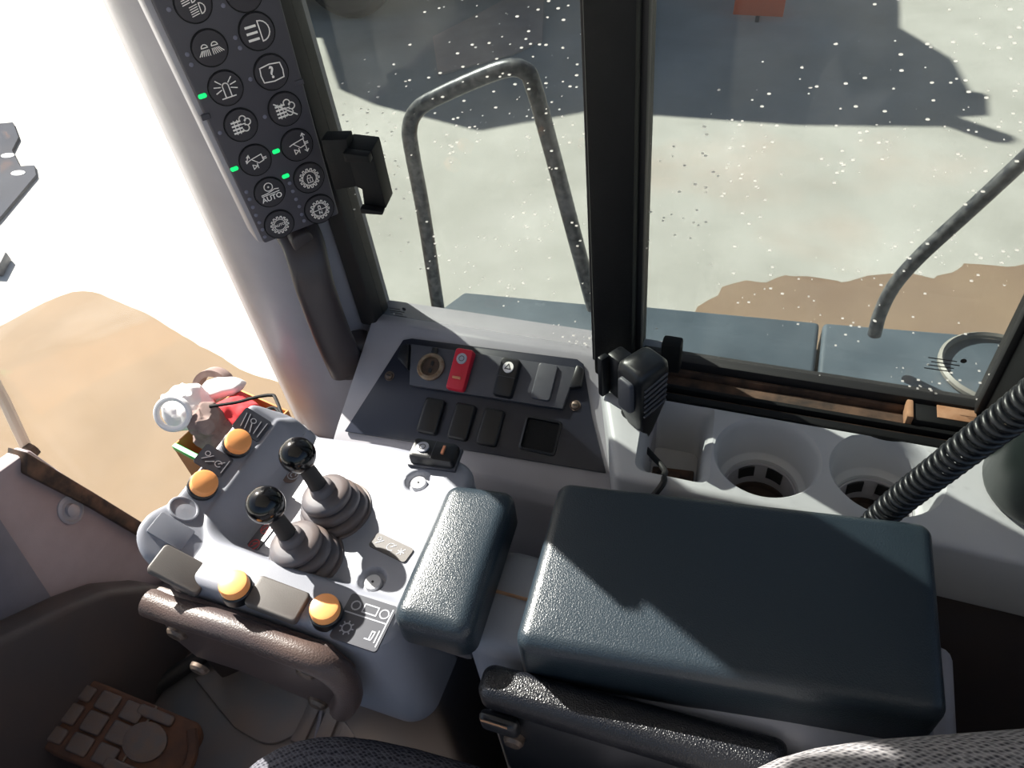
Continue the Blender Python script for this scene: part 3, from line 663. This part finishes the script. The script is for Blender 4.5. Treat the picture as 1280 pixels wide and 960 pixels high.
soft_block(MB(), (-.10, -.095, -.865), (.350, .310, .100), 5, rot=.05).build('seat_cushion', SEATF, st, angle=70)
soft_block(MB(), (.312, .012, -.63), (.258, .28, .17), 5, rot=.37).build('backrest_bolster', SEATL, st, angle=70)
MB().box((-.30, -.34, -1.25), (.25, .08, -.95), .02).build('seat_base', BLACKM, st)

# ---- radio handset, its clip and its cord
hs = thing('radio_handset', (-.12, .58, -.70), 'black two-way radio handset clipped up by the window post', 'handset')
hf = F(hy(803, 492, .560), (math.cos(-.6), math.sin(-.6), 0), (0, 0, 1))     # u: across the narrow side, n: toward the seat
def hring(hu, hn, r, v, su=0, sn=0):
    out = []
    for cx, cy, a0 in ((hu - r, hn - r, 0), (-hu + r, hn - r, 90), (-hu + r, -hn + r, 180), (hu - r, -hn + r, 270)):
        for i in range(5):
            a = math.radians(a0 + 22.5 * i); out.append(hf.o + hf.u * (cx + r * math.cos(a) + su) + hf.n * (cy + r * math.sin(a) + sn) + V((0, 0, v)))
    return out
mb = MB(); mb.loft([hring(.006, .006, .004, -.066, .004, .002), hring(.010, .010, .005, -.054, .003, .002), hring(.016, .018, .007, -.026, 0, 0), hring(.0185, .0215, .008, -.012), hring(.0195, .0225, .008, .036), hring(.0185, .0215, .008, .046), hring(.014, .017, .008, .051)], True, True)
hb = mb.build('handset_body', BLACK, hs, angle=50)
gf = F(hf.o + hf.u * .0195, hf.n * -1, V((0, 0, 1)))
gs = F(hf.o + hf.u * .0195, V((0, 0, 1)).cross(hf.u), V((0, 0, 1)))
for k in range(6):
    y0 = -.008 + k * .0078; c = gs.n
    MB().tube([gs.p(-.016, y0 - .003, .0004), gs.p(.016, y0 + .004, .0004)], .0013, 6).build('grille_rib', DGREY, hb)
MB().rrect(F(hf.o + hf.n * .0225 + V((0, 0, .014)), hf.u, V((0, 0, 1))), .0105, .022, .005, -.002, .0045, .002).build('talk_button', DGREY, hb)
cr = smooth_path([hf.o + hf.u * .004 + hf.n * .002 + V((0, 0, -.060)), hf.o + hf.u * .006 + hf.n * .004 + V((0, 0, -.076)), hy(829, 585, .515), hy(830, 595, .492), hz(827, 607, -.626), V((-.088, .452, -.655)), V((-.09, .44, -.69))], 8)
MB().tube(cr[:9], [.0062 - .0003 * i for i in range(9)], 12).build('strain_relief', RUBBER, hs)
MB().tube(cr, .0034, 10).build('cord', RUBBER, hs)
clip = thing('handset_clip', (-.155, .61, -.66), 'black bracket holding the radio handset beside the fascia', 'bracket')
cf = F(hy(767, 468, .590), (math.cos(-.6), math.sin(-.6), 0), (0, 0, 1))
MB().fbox(cf, (-.010, .012), (-.034, .028), (-.020, .002), .004).build('clip_body', BLACK, clip)
MB().fbox(cf, (-.012, -.004), (-.032, .028), (.002, .014), .002).build('clip_arm', BLACK, clip)
MB().lathe([(.008, 0), (.008, .010), (.006, .013), (0, .013)], F(hf.o + hf.u * -.014 + V((0, 0, -.036)), hf.u, V((0, 0, 1))), 18, True, False).build('clip_knob', RUBBER, clip)
MB().fbox(F((-.092, .622, -.585), (1, 0, 0), (0, 0, 1)), (-.012, .010), (-.020, .022), (-.01, .008), .003).build('side_mount', BLACKM, clip)

# ---- coiled cord
ca = [V((.112, .455, -.70)), hz(1096, 652, -.610), hy(1190, 575, .447), hy(1280, 507, .425), hy(1350, 445, .40), hy(1480, 310, .37), V((.285, .36, .05)), V((.30, .36, .28)), V((.305, .36, .447))]
cp = smooth_path(ca, 60); L = [0]
for a, b in zip(cp, cp[1:]): L.append(L[-1] + (b - a).length)
mb = MB(); hel = []; pitch = .0096; R = .0108; N = 16
import bisect
total = L[-1]; steps = int(total / pitch * N)
for i in range(steps):
    d = total * i / steps; k = min(bisect.bisect(L, d), len(L) - 1) - 1; k = max(k, 0); t = (d - L[k]) / max(1e-9, L[k + 1] - L[k])
    c = cp[k].lerp(cp[k + 1], t); T = (cp[k + 1] - cp[k]).normalized(); u_ = T.cross(V((0, 0, 1))).normalized(); v_ = T.cross(u_)
    a = 2 * PI * d / pitch; hel.append(c + (u_ * math.cos(a) + v_ * math.sin(a)) * R)
mb.tube(hel, .0027, 8); mb.build('coiled_cord', BLACK, label='black coiled cord stretched across the rear cup holder', cat='cord', angle=70)

# ---- flask at the right edge
fl = thing('flask', (.292, .555, -.631), 'dark green black flask standing on the ledge at the right edge', 'flask')
g = F((.284, .562, -.6305), (1, 0, 0), (0, 1, 0))
MB().lathe([(.050, 0), (.056, .003), (.0585, .010), (.0585, .150), (.054, .165), (.034, .190), (.032, .205)], g, 40).build('flask_body', CANM, fl)
MB().lathe([(.036, .203), (.036, .240), (.033, .245), (0, .246)], g, 32, True, False).build('flask_lid', BLACK, fl)

# ---- keypad on the pillar
KU = V((.6, .8, 0)); KV = V((0, 0, 1))
k0 = V((-.543, .550, -.444)); KF = F(k0, KU, KV)
def kq(u, v, c=0): return KF.inv(hp(u, v, k0 + KF.n * c, KF.n))
def kat(u, v, c=0): a, b = kq(u, v, c); return KF.at(a, b, c)
kb = thing('keypad', KF.p(.05, 0), 'dark grey pillar keypad with fourteen round symbol buttons', 'keypad')
cor = [kq(331, 305), kq(424, 268), kq(350, -4), kq(187, -4)]
cor = [list(c) for c in cor]
d0 = (cor[3][0] - cor[0][0], cor[3][1] - cor[0][1]); d1 = (cor[2][0] - cor[1][0], cor[2][1] - cor[1][1])
cor[3] = [cor[0][0] + d0[0] * 1.25, cor[0][1] + d0[1] * 1.25]; cor[2] = [cor[1][0] + d1[0] * 1.25, cor[1][1] + d1[1] * 1.25]
MB().prism([KF.p(a, b, -.006) for a, b in cor], KF.n * .006, .0025, 3).build('face', CHAR, kb)
ctr = [sum(c[0] for c in cor) / 4, sum(c[1] for c in cor) / 4]
MB().prism([KF.p(ctr[0] + (a - ctr[0]) * 1.06 + (-.003), ctr[1] + (b - ctr[1]) * 1.0, -.040) for a, b in cor], KF.n * .036, .004, 2).build('housing', GREY, kb)
for u, v in ((257, 146), (374, 103)):
    MB().rrect(kat(u, v, .0), .0045, .0028, .001, -.001, .0015, .0006).build('side_catch', CHAR, kb)
def gear(f, r, n=14): 
    pts = []
    for k in range(n):
        a = 2 * PI * k / n; s_ = 2 * PI / n
        for da, rr in ((0, r * .80), (.28 * s_, r * .80), (.36 * s_, r), (.72 * s_, r), (.80 * s_, r * .80)): pts.append((rr * math.cos(a + da), rr * math.sin(a + da)))
    return pts
W1 = .0009
def lamp_rays(f, mb, cx, cy, r, dx):   # small headlamp with beams
    mb.stroke(f, arc(cx, cy, r, -90, 90, 8) + [(cx, cy + r)], W1, .0003, True) if dx < 0 else None
def ic(kind, f, R, mb):
    s = lambda pts, w=W1, c=False: mb.stroke(f, [(x * R, y * R) for x, y in pts], w, .0003, c)
    if kind == 'high':
        s([(.15, .55)] + arc(.15, 0, .55, 90, -90, 10) + [(.15, -.55)], .0011, True)
        for y in (.35, 0, -.35): s([(-.6, y), (-.05, y)], .0022)
    elif kind == 'lights':
        for ox, oy in ((-.05, .35), (.25, -.3)):
            s([(ox, oy + .28)] + arc(ox, oy, .28, 90, -90, 8), W1, True)
            for k in range(5): y = oy + .24 - k * .12; s([(ox - .55, y - .08), (ox - .12, y)], .0007)
    elif kind == 'work':
        for sx in (-1, 1):
            s([(sx * .3 - .18, .12), (sx * .3 + .18, .12)] + arc(sx * .3, .12, .18, 0, 180, 8), W1)
            for k in range(6): a = k / 5; s([(sx * (.10 + .40 * a), -.02), (sx * (.10 + .62 * a), -.34 + .06 * a)], .0007)
    elif kind == 'q':
        s([(-.62, .42), (0, .5), (.62, .42), (.68, 0), (.62, -.42), (0, -.5), (-.62, -.42), (-.68, 0)], .0011, True); mb.text(f, '?', R * .95)
    elif kind == 'beacon':
        s([(-.18, -.5), (-.18, .15)] + arc(0, .15, .18, 180, 0, 8) + [(.18, -.5)], .0011); s([(-.42, -.52), (.42, -.52)], .0011)
        for sx in (-1, 1):
            for a in (-20, 12, 45):
                c, d = math.cos(math.radians(a)), math.sin(math.radians(a)); s([(sx * .32 * c, .1 + .32 * d), (sx * .46 * c, .1 + .46 * d)], .0010); s([(sx * .52 * c, .1 + .52 * d), (sx * .68 * c, .1 + .68 * d)], .0010)
    elif kind in ('regen', 'regenx'):
        for x in (-.5, -.28, -.06): 
            for y in (.3, .08, -.14, -.36): s([(x - .05, y), (x + .05, y)], .0018)
        for x in (-.39, -.17): s([(x, .4), (x, -.46)], .0008)
        s(arc(.18, .36, .2, 200, -60, 10), .0011); s(arc(.42, .12, .2, 140, -90, 10), .0011); s(arc(.22, -.22, .2, 90, -170, 10), .0011); s([(.02, .06), (.26, .06)], .0011)
        if kind == 'regenx': s([(-.6, .5), (.6, -.5)], .0013)
    elif kind in ('bkt1', 'bkt2'):
        s([(-.25, .18), (.45, .3), (.5, -.12), (.15, -.2)], W1, True); s([(.45, .05), (.7, .05)]); s([(.45, -.05), (.7, -.05)])
        s([(-.25, .18), (-.5, .1)])
        s([(-.28, -.2), (-.28, -.5), (-.02, -.35)], W1, True); s([(.02, -.2), (.02, -.5)])
        if kind == 'bkt1': s([(-.6, .05), (-.35, .5)]); s([(-.5, .38), (-.35, .5), (-.33, .3)]); s([(-.6, .2), (-.6, .02), (-.45, .12)])
        else: s([(.5, .3), (.5, .65)]); s([(.38, .5), (.5, .66), (.62, .5)]); s([(.5, -.2), (.5, -.55)]); s([(.38, -.42), (.5, -.57), (.62, -.42)])
    elif kind == 'ride':
        s(arc(0, .42, .28, 0, 360, 16), W1); s(arc(0, .42, .04, 0, 360, 6), W1)
        s([(-.6, 0), (-.2, .02), (.1, .08), (.35, .16), (.6, .1)]); s([(-.6, -.1), (.6, -.06)]); mb.text(f.at(0, -.36 * R), 'AUTO', R * .5)
    elif kind == 'gauto': s(gear(f, .62), W1, True); s(arc(0, 0, .40, 0, 360, 18), .0008); mb.text(f, 'AUTO', R * .26)
    elif kind == 'glock':
        s(gear(f, .66), W1, True); s(arc(0, 0, .46, 0, 360, 18), .0008); s([(-.17, .02), (.17, .02), (.17, -.28), (-.17, -.28)], .0008, True); s([(-.11, .04)] + arc(0, .12, .11, 180, 0, 6) + [(.11, .04)], .0008); s([(0, -.08), (0, -.2)], .0007)
    elif kind == 'gn': s(gear(f, .66), W1, True); s(arc(0, 0, .46, 0, 360, 18), .0008); s([(-.46, 0), (.46, 0)], .0008); mb.text(f.at(0, -.22 * R), 'N', R * .34); s([(-.08, .08), (.08, .08), (.08, .24), (-.08, .24)], .0007, True); s(arc(0, .26, .06, 180, 0, 6), .0006)
    elif kind == 'plain': s([(-.4, -.2), (.4, -.2)], .001)
BT = [(241, 4, 'lights'), (262, 60, 'work'), (282, 110, 'beacon'), (301, 156, 'regen'), (319, 200, 'bkt1'), (337, 240, 'ride'), (349, 280, 'gauto'),
      (304, -10, 'plain'), (321, 39, 'high'), (339, 90, 'q'), (356, 136, 'regenx'), (371, 181, 'bkt2'), (386, 222, 'glock'), (399, 261, 'gn')]
IL = dict(lights='button with two headlamp symbols', work='button with two work lamp symbols', beacon='button with beacon symbol', regen='button with exhaust filter symbol', regenx='button with struck-out exhaust filter symbol',
          bkt1='button with bucket tilt symbol', bkt2='button with boom height symbol', ride='button marked AUTO below a wheel', gauto='button with AUTO inside a gear', high='button with high beam symbol', q='button with question mark screen', glock='button with padlock inside a gear', gn='button with N inside a gear', plain='button cut by the picture edge')
for u, v, kd in BT:
    f = kat(u, v, 0); a, b = kq(u, v); a2, b2 = kq(u + 1, v)
    rpx = 22.5 - (v / 280) * 4.3; R = rpx * (f.o.dot(RZ)) / FP
    o = MB().lathe([(R, -.001), (R, .0008), (R * .97, .0017), (R * .6, .0021), (0, .0022)], f, 36, True, False).build('round_button', BTN, kb, label=IL[kd])
    MB().lathe([(R * 1.07, -.001), (R * 1.07, .0004), (R * 1.01, .0004), (R * 1.01, -.001)], f, 36, False, False).build('button_rim', BLACKM, o)
    mb = MB(); ic(kd, f.at(0, 0, .0021), R, mb); mb.build('symbol', WHITE, o)
for u, v in ((253, 120), (293, 211), (345, 189), (357, 220)): MB().rrect(kat(u, v), .0040, .0022, .0018, -.001, .0009, .0004).build('green_lamp', GREEN, kb)
for u, v in ((211, 12), (279, 7), (234, 68), (239, 81), (294, 47), (300, 60), (313, 99), (275, 166), (331, 146), (308, 240), (312, 249), (316, 259), (320, 269), (324, 278), (328, 287), (331, 296), (362, 229), (366, 239), (370, 249), (374, 258), (377, 268), (380, 276)):
    MB().lathe([(.0021, -.001), (.0021, .0004), (.0015, .0007), (0, .0007)], kat(u, v), 12, True, False).build('unlit_lamp', DIMLED, kb)

# ---- grab handle below the keypad
gh = thing('grab_handle', (-.545, .61, -.74), 'dark brown plastic grab handle on the grey pillar below the keypad', 'handle')
GH = mat('brown black plastic', (58, 52, 54), .42, bump=.15, bscale=900)
gpth = smooth_path([V((-.552, .615, -.452)), hy(378, 302, .597), hy(386, 330, .583), hy(396, 365, .577), hy(412, 410, .584), hy(427, 444, .594), hy(436, 462, .612)], 8)
rings = []
for i, p in enumerate(gpth):
    T = (gpth[min(i + 1, len(gpth) - 1)] - gpth[max(i - 1, 0)]).normalized(); u_ = V((.80, .60, 0)); u_ = (u_ - T * T.dot(u_)).normalized(); n_ = T.cross(u_)
    q = i / (len(gpth) - 1); hw = .0265 - .003 * math.sin(PI * q); hd = .012 + .002 * ss(.7, 1, q)
    rings.append([p + u_ * hw * math.copysign(abs(math.cos(a)) ** .75, math.cos(a)) + n_ * hd * math.copysign(abs(math.sin(a)) ** .75, math.sin(a)) for a in [2 * PI * k / 24 for k in range(24)]])
MB().loft(rings, True, True).build('grip', GH, gh, angle=60)
ft = hy(437, 448, .615)
soft_block(MB(), (ft.x + .004, ft.y + .008, ft.z), (.033, .022, .034), 3.5, 28, 18, rot=.6).build('foot', GH, gh, angle=60)
f = kat(378, 304, -.012); MB().rrect(f, .013, .016, .008, -.01, .008, .003).build('mount_tab', GH, gh)

# ---- black bracket beside the keypad
br = thing('phone_bracket', hy(450, 262, .575), 'black slotted plastic bracket sticking out beside the keypad', 'bracket')
bfm = F(hy(452, 210, .585), (.98, .2, 0), (0, 0, 1))
a_ = lambda u, v, c=0: bfm.p(*bfm.inv(hp(u, v, bfm.o + bfm.n * c, bfm.n)), c)
MB().prism([a_(400, 175), a_(433, 174), a_(446, 234), a_(418, 238)], bfm.n * -.020, .002).build('arm', BLACKM, br)
MB().prism([a_(430, 184), a_(465, 188), a_(483, 261), a_(455, 261), a_(452, 237), a_(444, 234)], bfm.n * -.030, .002).build('jaw', BLACKM, br)
MB().prism([a_(432, 184), a_(464, 188), a_(467, 198), a_(435, 196)], bfm.n * .012, .002).build('upper_hook', BLACKM, br)
MB().prism([a_(453, 254), a_(482, 259), a_(481, 263), a_(454, 261)], bfm.n * .010, .0015).build('lower_hook', BLACKM, br)

# ---- pedal and floor
pd = thing('foot_pedal', hz(140, 910, -1.2), 'rusty brown floor pedal with a grid of worn rubber pads', 'pedal')
ph, pt = hz(225, 948, -1.135), hz(72, 885, -1.065)
pu = (pt - ph); pw = V((0, 1, 0)); pwf = F((ph + pt) / 2, pu, pw); 
if pwf.n.z < 0: pwf = F((ph + pt) / 2, pu, -pw)
LH = pu.length / 2
MB().rrect(pwf, LH + .012, .054, .020, -.030, 0, .006).build('pedal_plate', PEDR, pd)
for i in range(3):
    for j in range(3):
        hw, hh = .0150, (.0130 if j != 1 else .0140); a = LH * .86 - i * .041; b = (j - 1) * .032
        MB().rrect(pwf.at(a - .006, b), hw * 1.10, hh * (.85 if i == 0 and j != 1 else 1.06), .004, -.002, .006, .003).build('rubber_pad', PEDP, pd)
MB().fbox(pwf.at(LH * .86 - .116, 0), (-.0015, .0015), (-.052, .052), (-.001, .004), .0006).build('pedal_hinge', STEEL, pd)
MB().lathe([(.030, -.002), (.029, .006), (.022, .008), (0, .008)], pwf.at(-LH * .42, -.002), 28, True, False, sx=1.1, sy=.95).build('heel_pad', PEDP, pd)
for b in (-.040, .040): MB().rrect(pwf.at(-LH * .35, b), .030, .008, .006, -.002, .007, .003).build('side_pad', PEDP, pd)
MB().tube(smooth_path([pwf.p(-LH * .95, -.04, .002), pwf.p(-LH * 1.15, -.01, .004), pwf.p(-LH * 1.15, .02, .004), pwf.p(-LH * .9, .045, .002)], 6), .008, 10).build('heel_bar', PEDR, pd)
MB().prism([hz(60, 930, -1.25), hz(215, 975, -1.25), hz(235, 935, -1.25), hz(95, 880, -1.25)], (0, 0, .10), .01).build('pedal_base', BLACKM, pd)

fm = thing('floor_mat', (-.72, .3, -1.25), 'grey moulded floor mat with raised tray and ribs below the pod', 'floor mat')
def fz(u, v, z=-1.243): return hz(u, v, z)
MB().prism([fz(110, 865), fz(215, 830), fz(300, 780), fz(420, 740), fz(560, 800), fz(600, 960), fz(430, 1040), fz(150, 1000)], (0, 0, -.006), .002).build('mat_base', MATG, fm)
MB().prism(smooth_path([fz(*p) for p in ((245, 850), (275, 839), (310, 838), (350, 850), (388, 868), (392, 884), (384, 908), (360, 925), (330, 930), (285, 905))], 5)[:-1], (0, 0, .008), .003, 2).build('raised_tray', MATG, fm)
MB().tube(smooth_path([fz(285, 822, -1.240), fz(340, 826, -1.240), fz(385, 846, -1.240), fz(402, 875, -1.240), fz(395, 925, -1.240)], 6), .004, 8).build('moulded_line', SHADEG, fm)
for k in range(6):
    x0, y0 = fz(408 + k * 24, 850 + k * 6), fz(372 + k * 27, 930 + k * 8)
    dr = (y0 - x0).normalized(); sd = V((-dr.y, dr.x, 0))
    MB().prism([x0 - sd * .013, x0 + sd * .013, y0 + sd * .013, y0 - sd * .013], (0, 0, .008), .003, 2).build('rib', MATG, fm)
MB().tube(smooth_path([hz(190, 862, -1.23), hz(250, 822, -1.225), hz(310, 792, -1.225), (hz(385, 768, -1.225)), hz(440, 760, -1.225)], 6), .014, 12).build('rubber_hose', RUBBER, label='black rubber hose along the floor behind the pedal', cat='hose')
MB().prism([hz(222, 792, -1.06), hz(262, 775, -1.06), hz(330, 770, -1.06), hz(345, 745, -1.06), hz(232, 738, -1.06)], (0, 0, -.19), .012, 3).build('sun_block_duct', KICK, label='dark duct box raised in the footwell to block sun from the floor', cat='cover')  # duct raised, mostly unseen, to keep sun off the cab floor

# ================================================================== CLUTTER BEHIND THE POD
sh = thing('corner_shelf', (-.66, .50, -.86), 'small dark shelf in the windscreen corner behind the pod', 'shelf')
MB().box((-.72, .40, -.875), (-.575, .62, -.862), .003).build('shelf_board', DGREY, sh)
MB().box((-.64, .48, -1.25), (-.60, .52, -.875), .003).build('shelf_post', DGREY, sh)
cb = thing('carton', (-.66, .47, -.862), 'open brown cardboard carton with green tape behind the pod', 'carton')
c0 = hz(214, 556, -.760); cx0, cy0 = c0.x, c0.y
cf = F((cx0, cy0, -.862), (.98, -.20, 0), (.20, .98, 0))
for a, b in (((0, .11), (0, .003)), ((0, .003), (.003, .13)), ((.107, .11), (.003, .13)), ((.003, .107), (.127, .13))): MB().fbox(cf, a, b, (0, .100), .0005).build('carton_wall', CARD, cb)
MB().fbox(cf, (0, .11), (0, .13), (-.001, .002)).build('carton_floor', CARD, cb)
MB().fbox(cf, (.002, .085), (-.0012, .006), (.092, .1015), .0004).build('green_tape', TAPEG, cb)
def crumple(name, c, half, m, label, cat, amp, sc_, seed, rot=0., p=2.4):
    mb = soft_block(MB(), c, half, p, 40, 26, rot); mb.smooth_noise(amp, sc_, seed); mb.smooth_noise(amp * .4, sc_ * 2.6, seed + 3); return mb.build(name, m, label=label, cat=cat, angle=25)
def cl(u, v, z): return tuple(hz(u, v, z))
crumple('crumpled_paper', cl(236, 508, -.735), (.036, .030, .030), PAPER, 'crumpled white paper sticking out of the carton', 'paper', .012, 28, 1)
crumple('crumpled_cloth', cl(262, 532, -.735), (.024, .030, .034), RAG, 'crumpled grey brown rag between paper and pod', 'rag', .012, 34, 5)
crumple('red_cloth', cl(296, 522, -.760), (.030, .036, .026), CLOTHR, 'red cloth behind the raised corner of the pod', 'cloth', .008, 30, 9)
crumple('white_wipe', cl(280, 484, -.735), (.030, .016, .010), PAPER, 'flat white wipe lying on top of the rag', 'paper', .006, 30, 12, .5, 4)
g = F(cl(216, 517, -.70), (.9, .3, .2), (0, .6, .8)); MB().tube([g.p(.026 * math.cos(a), .022 * math.sin(a)) for a in [2 * PI * k / 28 for k in range(28)]], .0042, 10, True).build('white_ring', PAPER, label='white plastic ring leaning out over the carton', cat='ring')
tb = thing('tape_roll', cl(268, 482, -.79), 'grey roll of tape standing behind the white wipe', 'tape roll')
g = F(cl(268, 484, -.765), (.9, .3, 0), (-.1, .5, .86)); MB().lathe([(.030, -.012), (.030, .012), (.020, .012), (.020, -.012), (.030, -.012)], g, 32, False, False).build('roll', RAG, tb)
wl = thing('wire_rack', cl(345, 525, -.70), 'bent black wire rack behind the far end of the pod', 'rack')
for pts in ([(262, 508), (295, 503), (318, 497), (338, 494), (345, 499), (358, 535)], [(322, 517), (340, 510), (348, 514), (358, 532)]):
    MB().tube(smooth_path([hz(u, v, -.70) for u, v in pts], 5), .0024, 8).build('wire', BLACKM, wl)
MB().tube([hz(357, 533, -.70), hz(357, 533, -.70) + V((0, 0, -.20))], .003, 8).build('wire_stay', BLACKM, wl)
# wiper arm outside the windscreen
wa = thing('wiper_arm', hx(20, 560, -1.01), 'pale sunlit wiper arm outside the windscreen at the left edge', 'wiper')
MB().tube([hx(34, 562, -1.01), hx(5, 500, -1.01), hx(-60, 380, -1.01)], .008, 8).build('arm', BEIGE, wa)
MB().tube([hx(42, 560, -1.0), hx(36, 566, -1.0)], .012, 10).build('pivot', DUSTR, wa)

# ================================================================== OUTSIDE THE SIDE WINDOWS
DZ = -.90
dk = thing('fender_deck', (-.1, .9, -1.6), 'blue grey mudguard deck below the side windows', 'mudguard')
dp = [hz(500, 425, DZ), hz(518, 409, DZ), hz(580, 364, DZ), hz(740, 379, DZ), hz(800, 381, DZ), V((.10, 1.105, DZ))]
dp = [V((-.66, .74, DZ))] + dp[1:5] + [hz(1025, 402, DZ), V((hz(1025, 402, DZ).x, .74, DZ))]
MB().prism(dp, (0, 0, -.06), .008, 3).build('front_plate', FENDER, dk)
e0 = hz(1027, 402, DZ); MB().prism([V((e0.x + .003, .74, DZ)), e0 + V((.003, 0, 0)), hz(1190, 415, DZ), hz(1330, 432, DZ), V((.75, .74, DZ))], (0, 0, -.06), .008, 3).build('rear_plate', FENDER, dk)
MB().prism([hz(580, 364, DZ) + V((.01, 0, -.05)), hz(1330, 432, DZ) + V((0, -.01, -.05)), V((.75, .74, DZ - .06)), V((-.62, .74, DZ - .06))], (0, 0, -.5), .01).build('skirt', FENDER, dk)
f = F(hz(1245, 462, DZ + .004), (1, 0, 0), (0, 1, 0)); MB().lathe([(.085, 0), (.085, .006), (.080, .010), (.076, .006), (.076, 0)], f, 40, False, False).build('deck_ring', RIM, dk)  # plain ring on the rear deck plate
hr = thing('handrail', hy(545, 380, .97) + V((0, 0, -.03)), 'dark bent tube handrail outside the front side window', 'handrail')
YR = .97
rp = [hy(548, 388, YR), hy(530, 270, YR), hy(515, 190, YR), hy(512, 160, YR), hy(521, 138, YR), hy(545, 122, YR), hy(600, 97, YR), hy(635, 85, YR), hy(655, 88, YR), hy(666, 105, YR), hy(690, 190, YR), hy(742, 385, YR)]
MB().tube(smooth_path(rp, 6), .0125, 16).build('tube', RAIL, hr, angle=70)
hr2 = thing('handrail', hy(1095, 412, 1.02), 'dark straight tube handrail outside the sliding window', 'handrail')
YR = 1.02
MB().tube(smooth_path([hy(1093, 418, YR), hy(1100, 392, YR), hy(1117, 358, YR), hy(1150, 320, YR), hy(1215, 260, YR), hy(1290, 190, YR), hy(1400, 85, YR)], 6), .0105, 16).build('tube', RAIL, hr2, angle=70)

# other machine parked in the yard
sh_ = V((sdir.x, sdir.y, 0)) / sdir.z                        # ground step from a shadow back to its caster, per metre of height
ym = thing('parked_machine', (-6, 10.2, GZ), 'big dark machine parked across the yard, one tyre in view', 'machine')
H1 = 3.6
def up(u, v, h): q = hz(u, v, GZ); return V((q.x, q.y, GZ)) + sh_ * h + V((0, 0, h))
MB().prism([up(470, 132, H1), up(600, 165, H1), up(740, 140, H1), up(1000, 158, H1), up(1185, 160, H1), up(1225, 130, H1), up(1195, 75, H1), up(1120, 30, H1), up(1010, 0, H1), up(560, -60, H1), up(440, 60, H1)], (0, 0, -.55), .03).build('upper_body', YARDM, ym)
MB().tube([up(1190, 152, H1 - .3), up(1248, 172, H1 - .3)], .10, 10).build('mirror_arm', YARDM, ym)
MB().prism([up(1140, 118, H1 - .4), up(1236, 118, H1 - .4), up(1238, 145, H1 - .4), up(1150, 150, H1 - .4)], (0, 0, -.08), .01).build('side_box', YARDM, ym)
c1 = hz(440, 26, GZ); ty = F(V((c1.x, c1.y + .15, GZ + .62)), (1, .15, 0), (0, 0, 1))
def wheel(c):
    f = F(c, (1, .1, 0), (0, 0, 1))
    o = MB().lathe([(.36, .12), (.52, .16), (.60, .12), (.62, .02), (.62, -.25), (.60, -.36), (.50, -.40)], f, 36).build('tyre', TYRE, ym)
    MB().lathe([(.36, .08), (.36, .13), (.30, .10), (.14, .06), (.13, .14), (0, .14)], f, 28, True, False).build('wheel_rim', RIM, o)
wheel(ty.o); wheel(ty.o + V((-1.5, .12, 0)))
MB().box((c1.x - 2.4, c1.y + .55, GZ + .50), (c1.x + .9, c1.y + 2.4, GZ + .95), .05).build('axle_frame', YARDM, ym)
MB().box((c1.x + .8, c1.y + 1.0, GZ + .55), (c1.x + 3.0, c1.y + 3.0, GZ + 2.9), .05).build('chassis', YARDM, ym)
q = hz(948, 24, GZ); f = F(V((q.x, q.y, GZ + .30)), (1, -.1, 0), (0, .35, 1))
op = thing('orange_board', (q.x, q.y, GZ), 'small bright orange board standing in the machine shadow', 'board')
MB().fbox(f, (-.26, .26), (-.25, .25), (-.01, .01), .006).build('board_face', SIGNO, op)
MB().fbox(f, (-.02, .02), (-.32, .20), (-.035, -.011), .004).build('board_stand', YARDM, op)
MB().prism([hz(u, v, GZ + .001) for u, v in ((541, 48), (600, 18), (660, -15), (680, 0), (678, 52), (640, 70), (548, 95))], (0, 0, .02)).build('reflection_sheet', REFL, label='pale brown sheet painted in for a window reflection behind the railing', cat='sheet')  # pale slab standing in for a reflection in the side glass
# flat plate painted grey for a cast shadow, pale slots for lit gaps
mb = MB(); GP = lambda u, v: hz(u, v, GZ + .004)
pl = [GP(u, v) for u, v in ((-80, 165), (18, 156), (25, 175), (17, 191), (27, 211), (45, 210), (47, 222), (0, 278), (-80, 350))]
mb.prism(pl, (0, 0, .03)); spo = mb.build('shadow_plate', mat('painted shadow grey', (52, 56, 66), .9, var=.2, vscale=2, spec=.1), label='grey shadow painted as a flat plate on the bright ground at the left edge', cat='plate')
for u, v in ((12, 198), (25, 220)): f = F(GP(u, v) + V((0, 0, .03)), (1, 0, 0), (0, 1, 0)); MB().lathe([(.10, 0), (.10, .004), (0, .004)], f, 16, True, False, sx=.8, sy=.45).build('lit_gap_patch', PAPER, spo)
MB().prism([GP(u, v) for u, v in ((-10, 345), (4, 346), (15, 325), (8, 322), (0, 334))], (0, 0, .08), .01).build('metal_offcut', YARDM, label='small grey metal offcut on the ground below the painted shadow', cat='offcut')

for o in bpy.data.objects:
    if 'w' in o: del o['w']
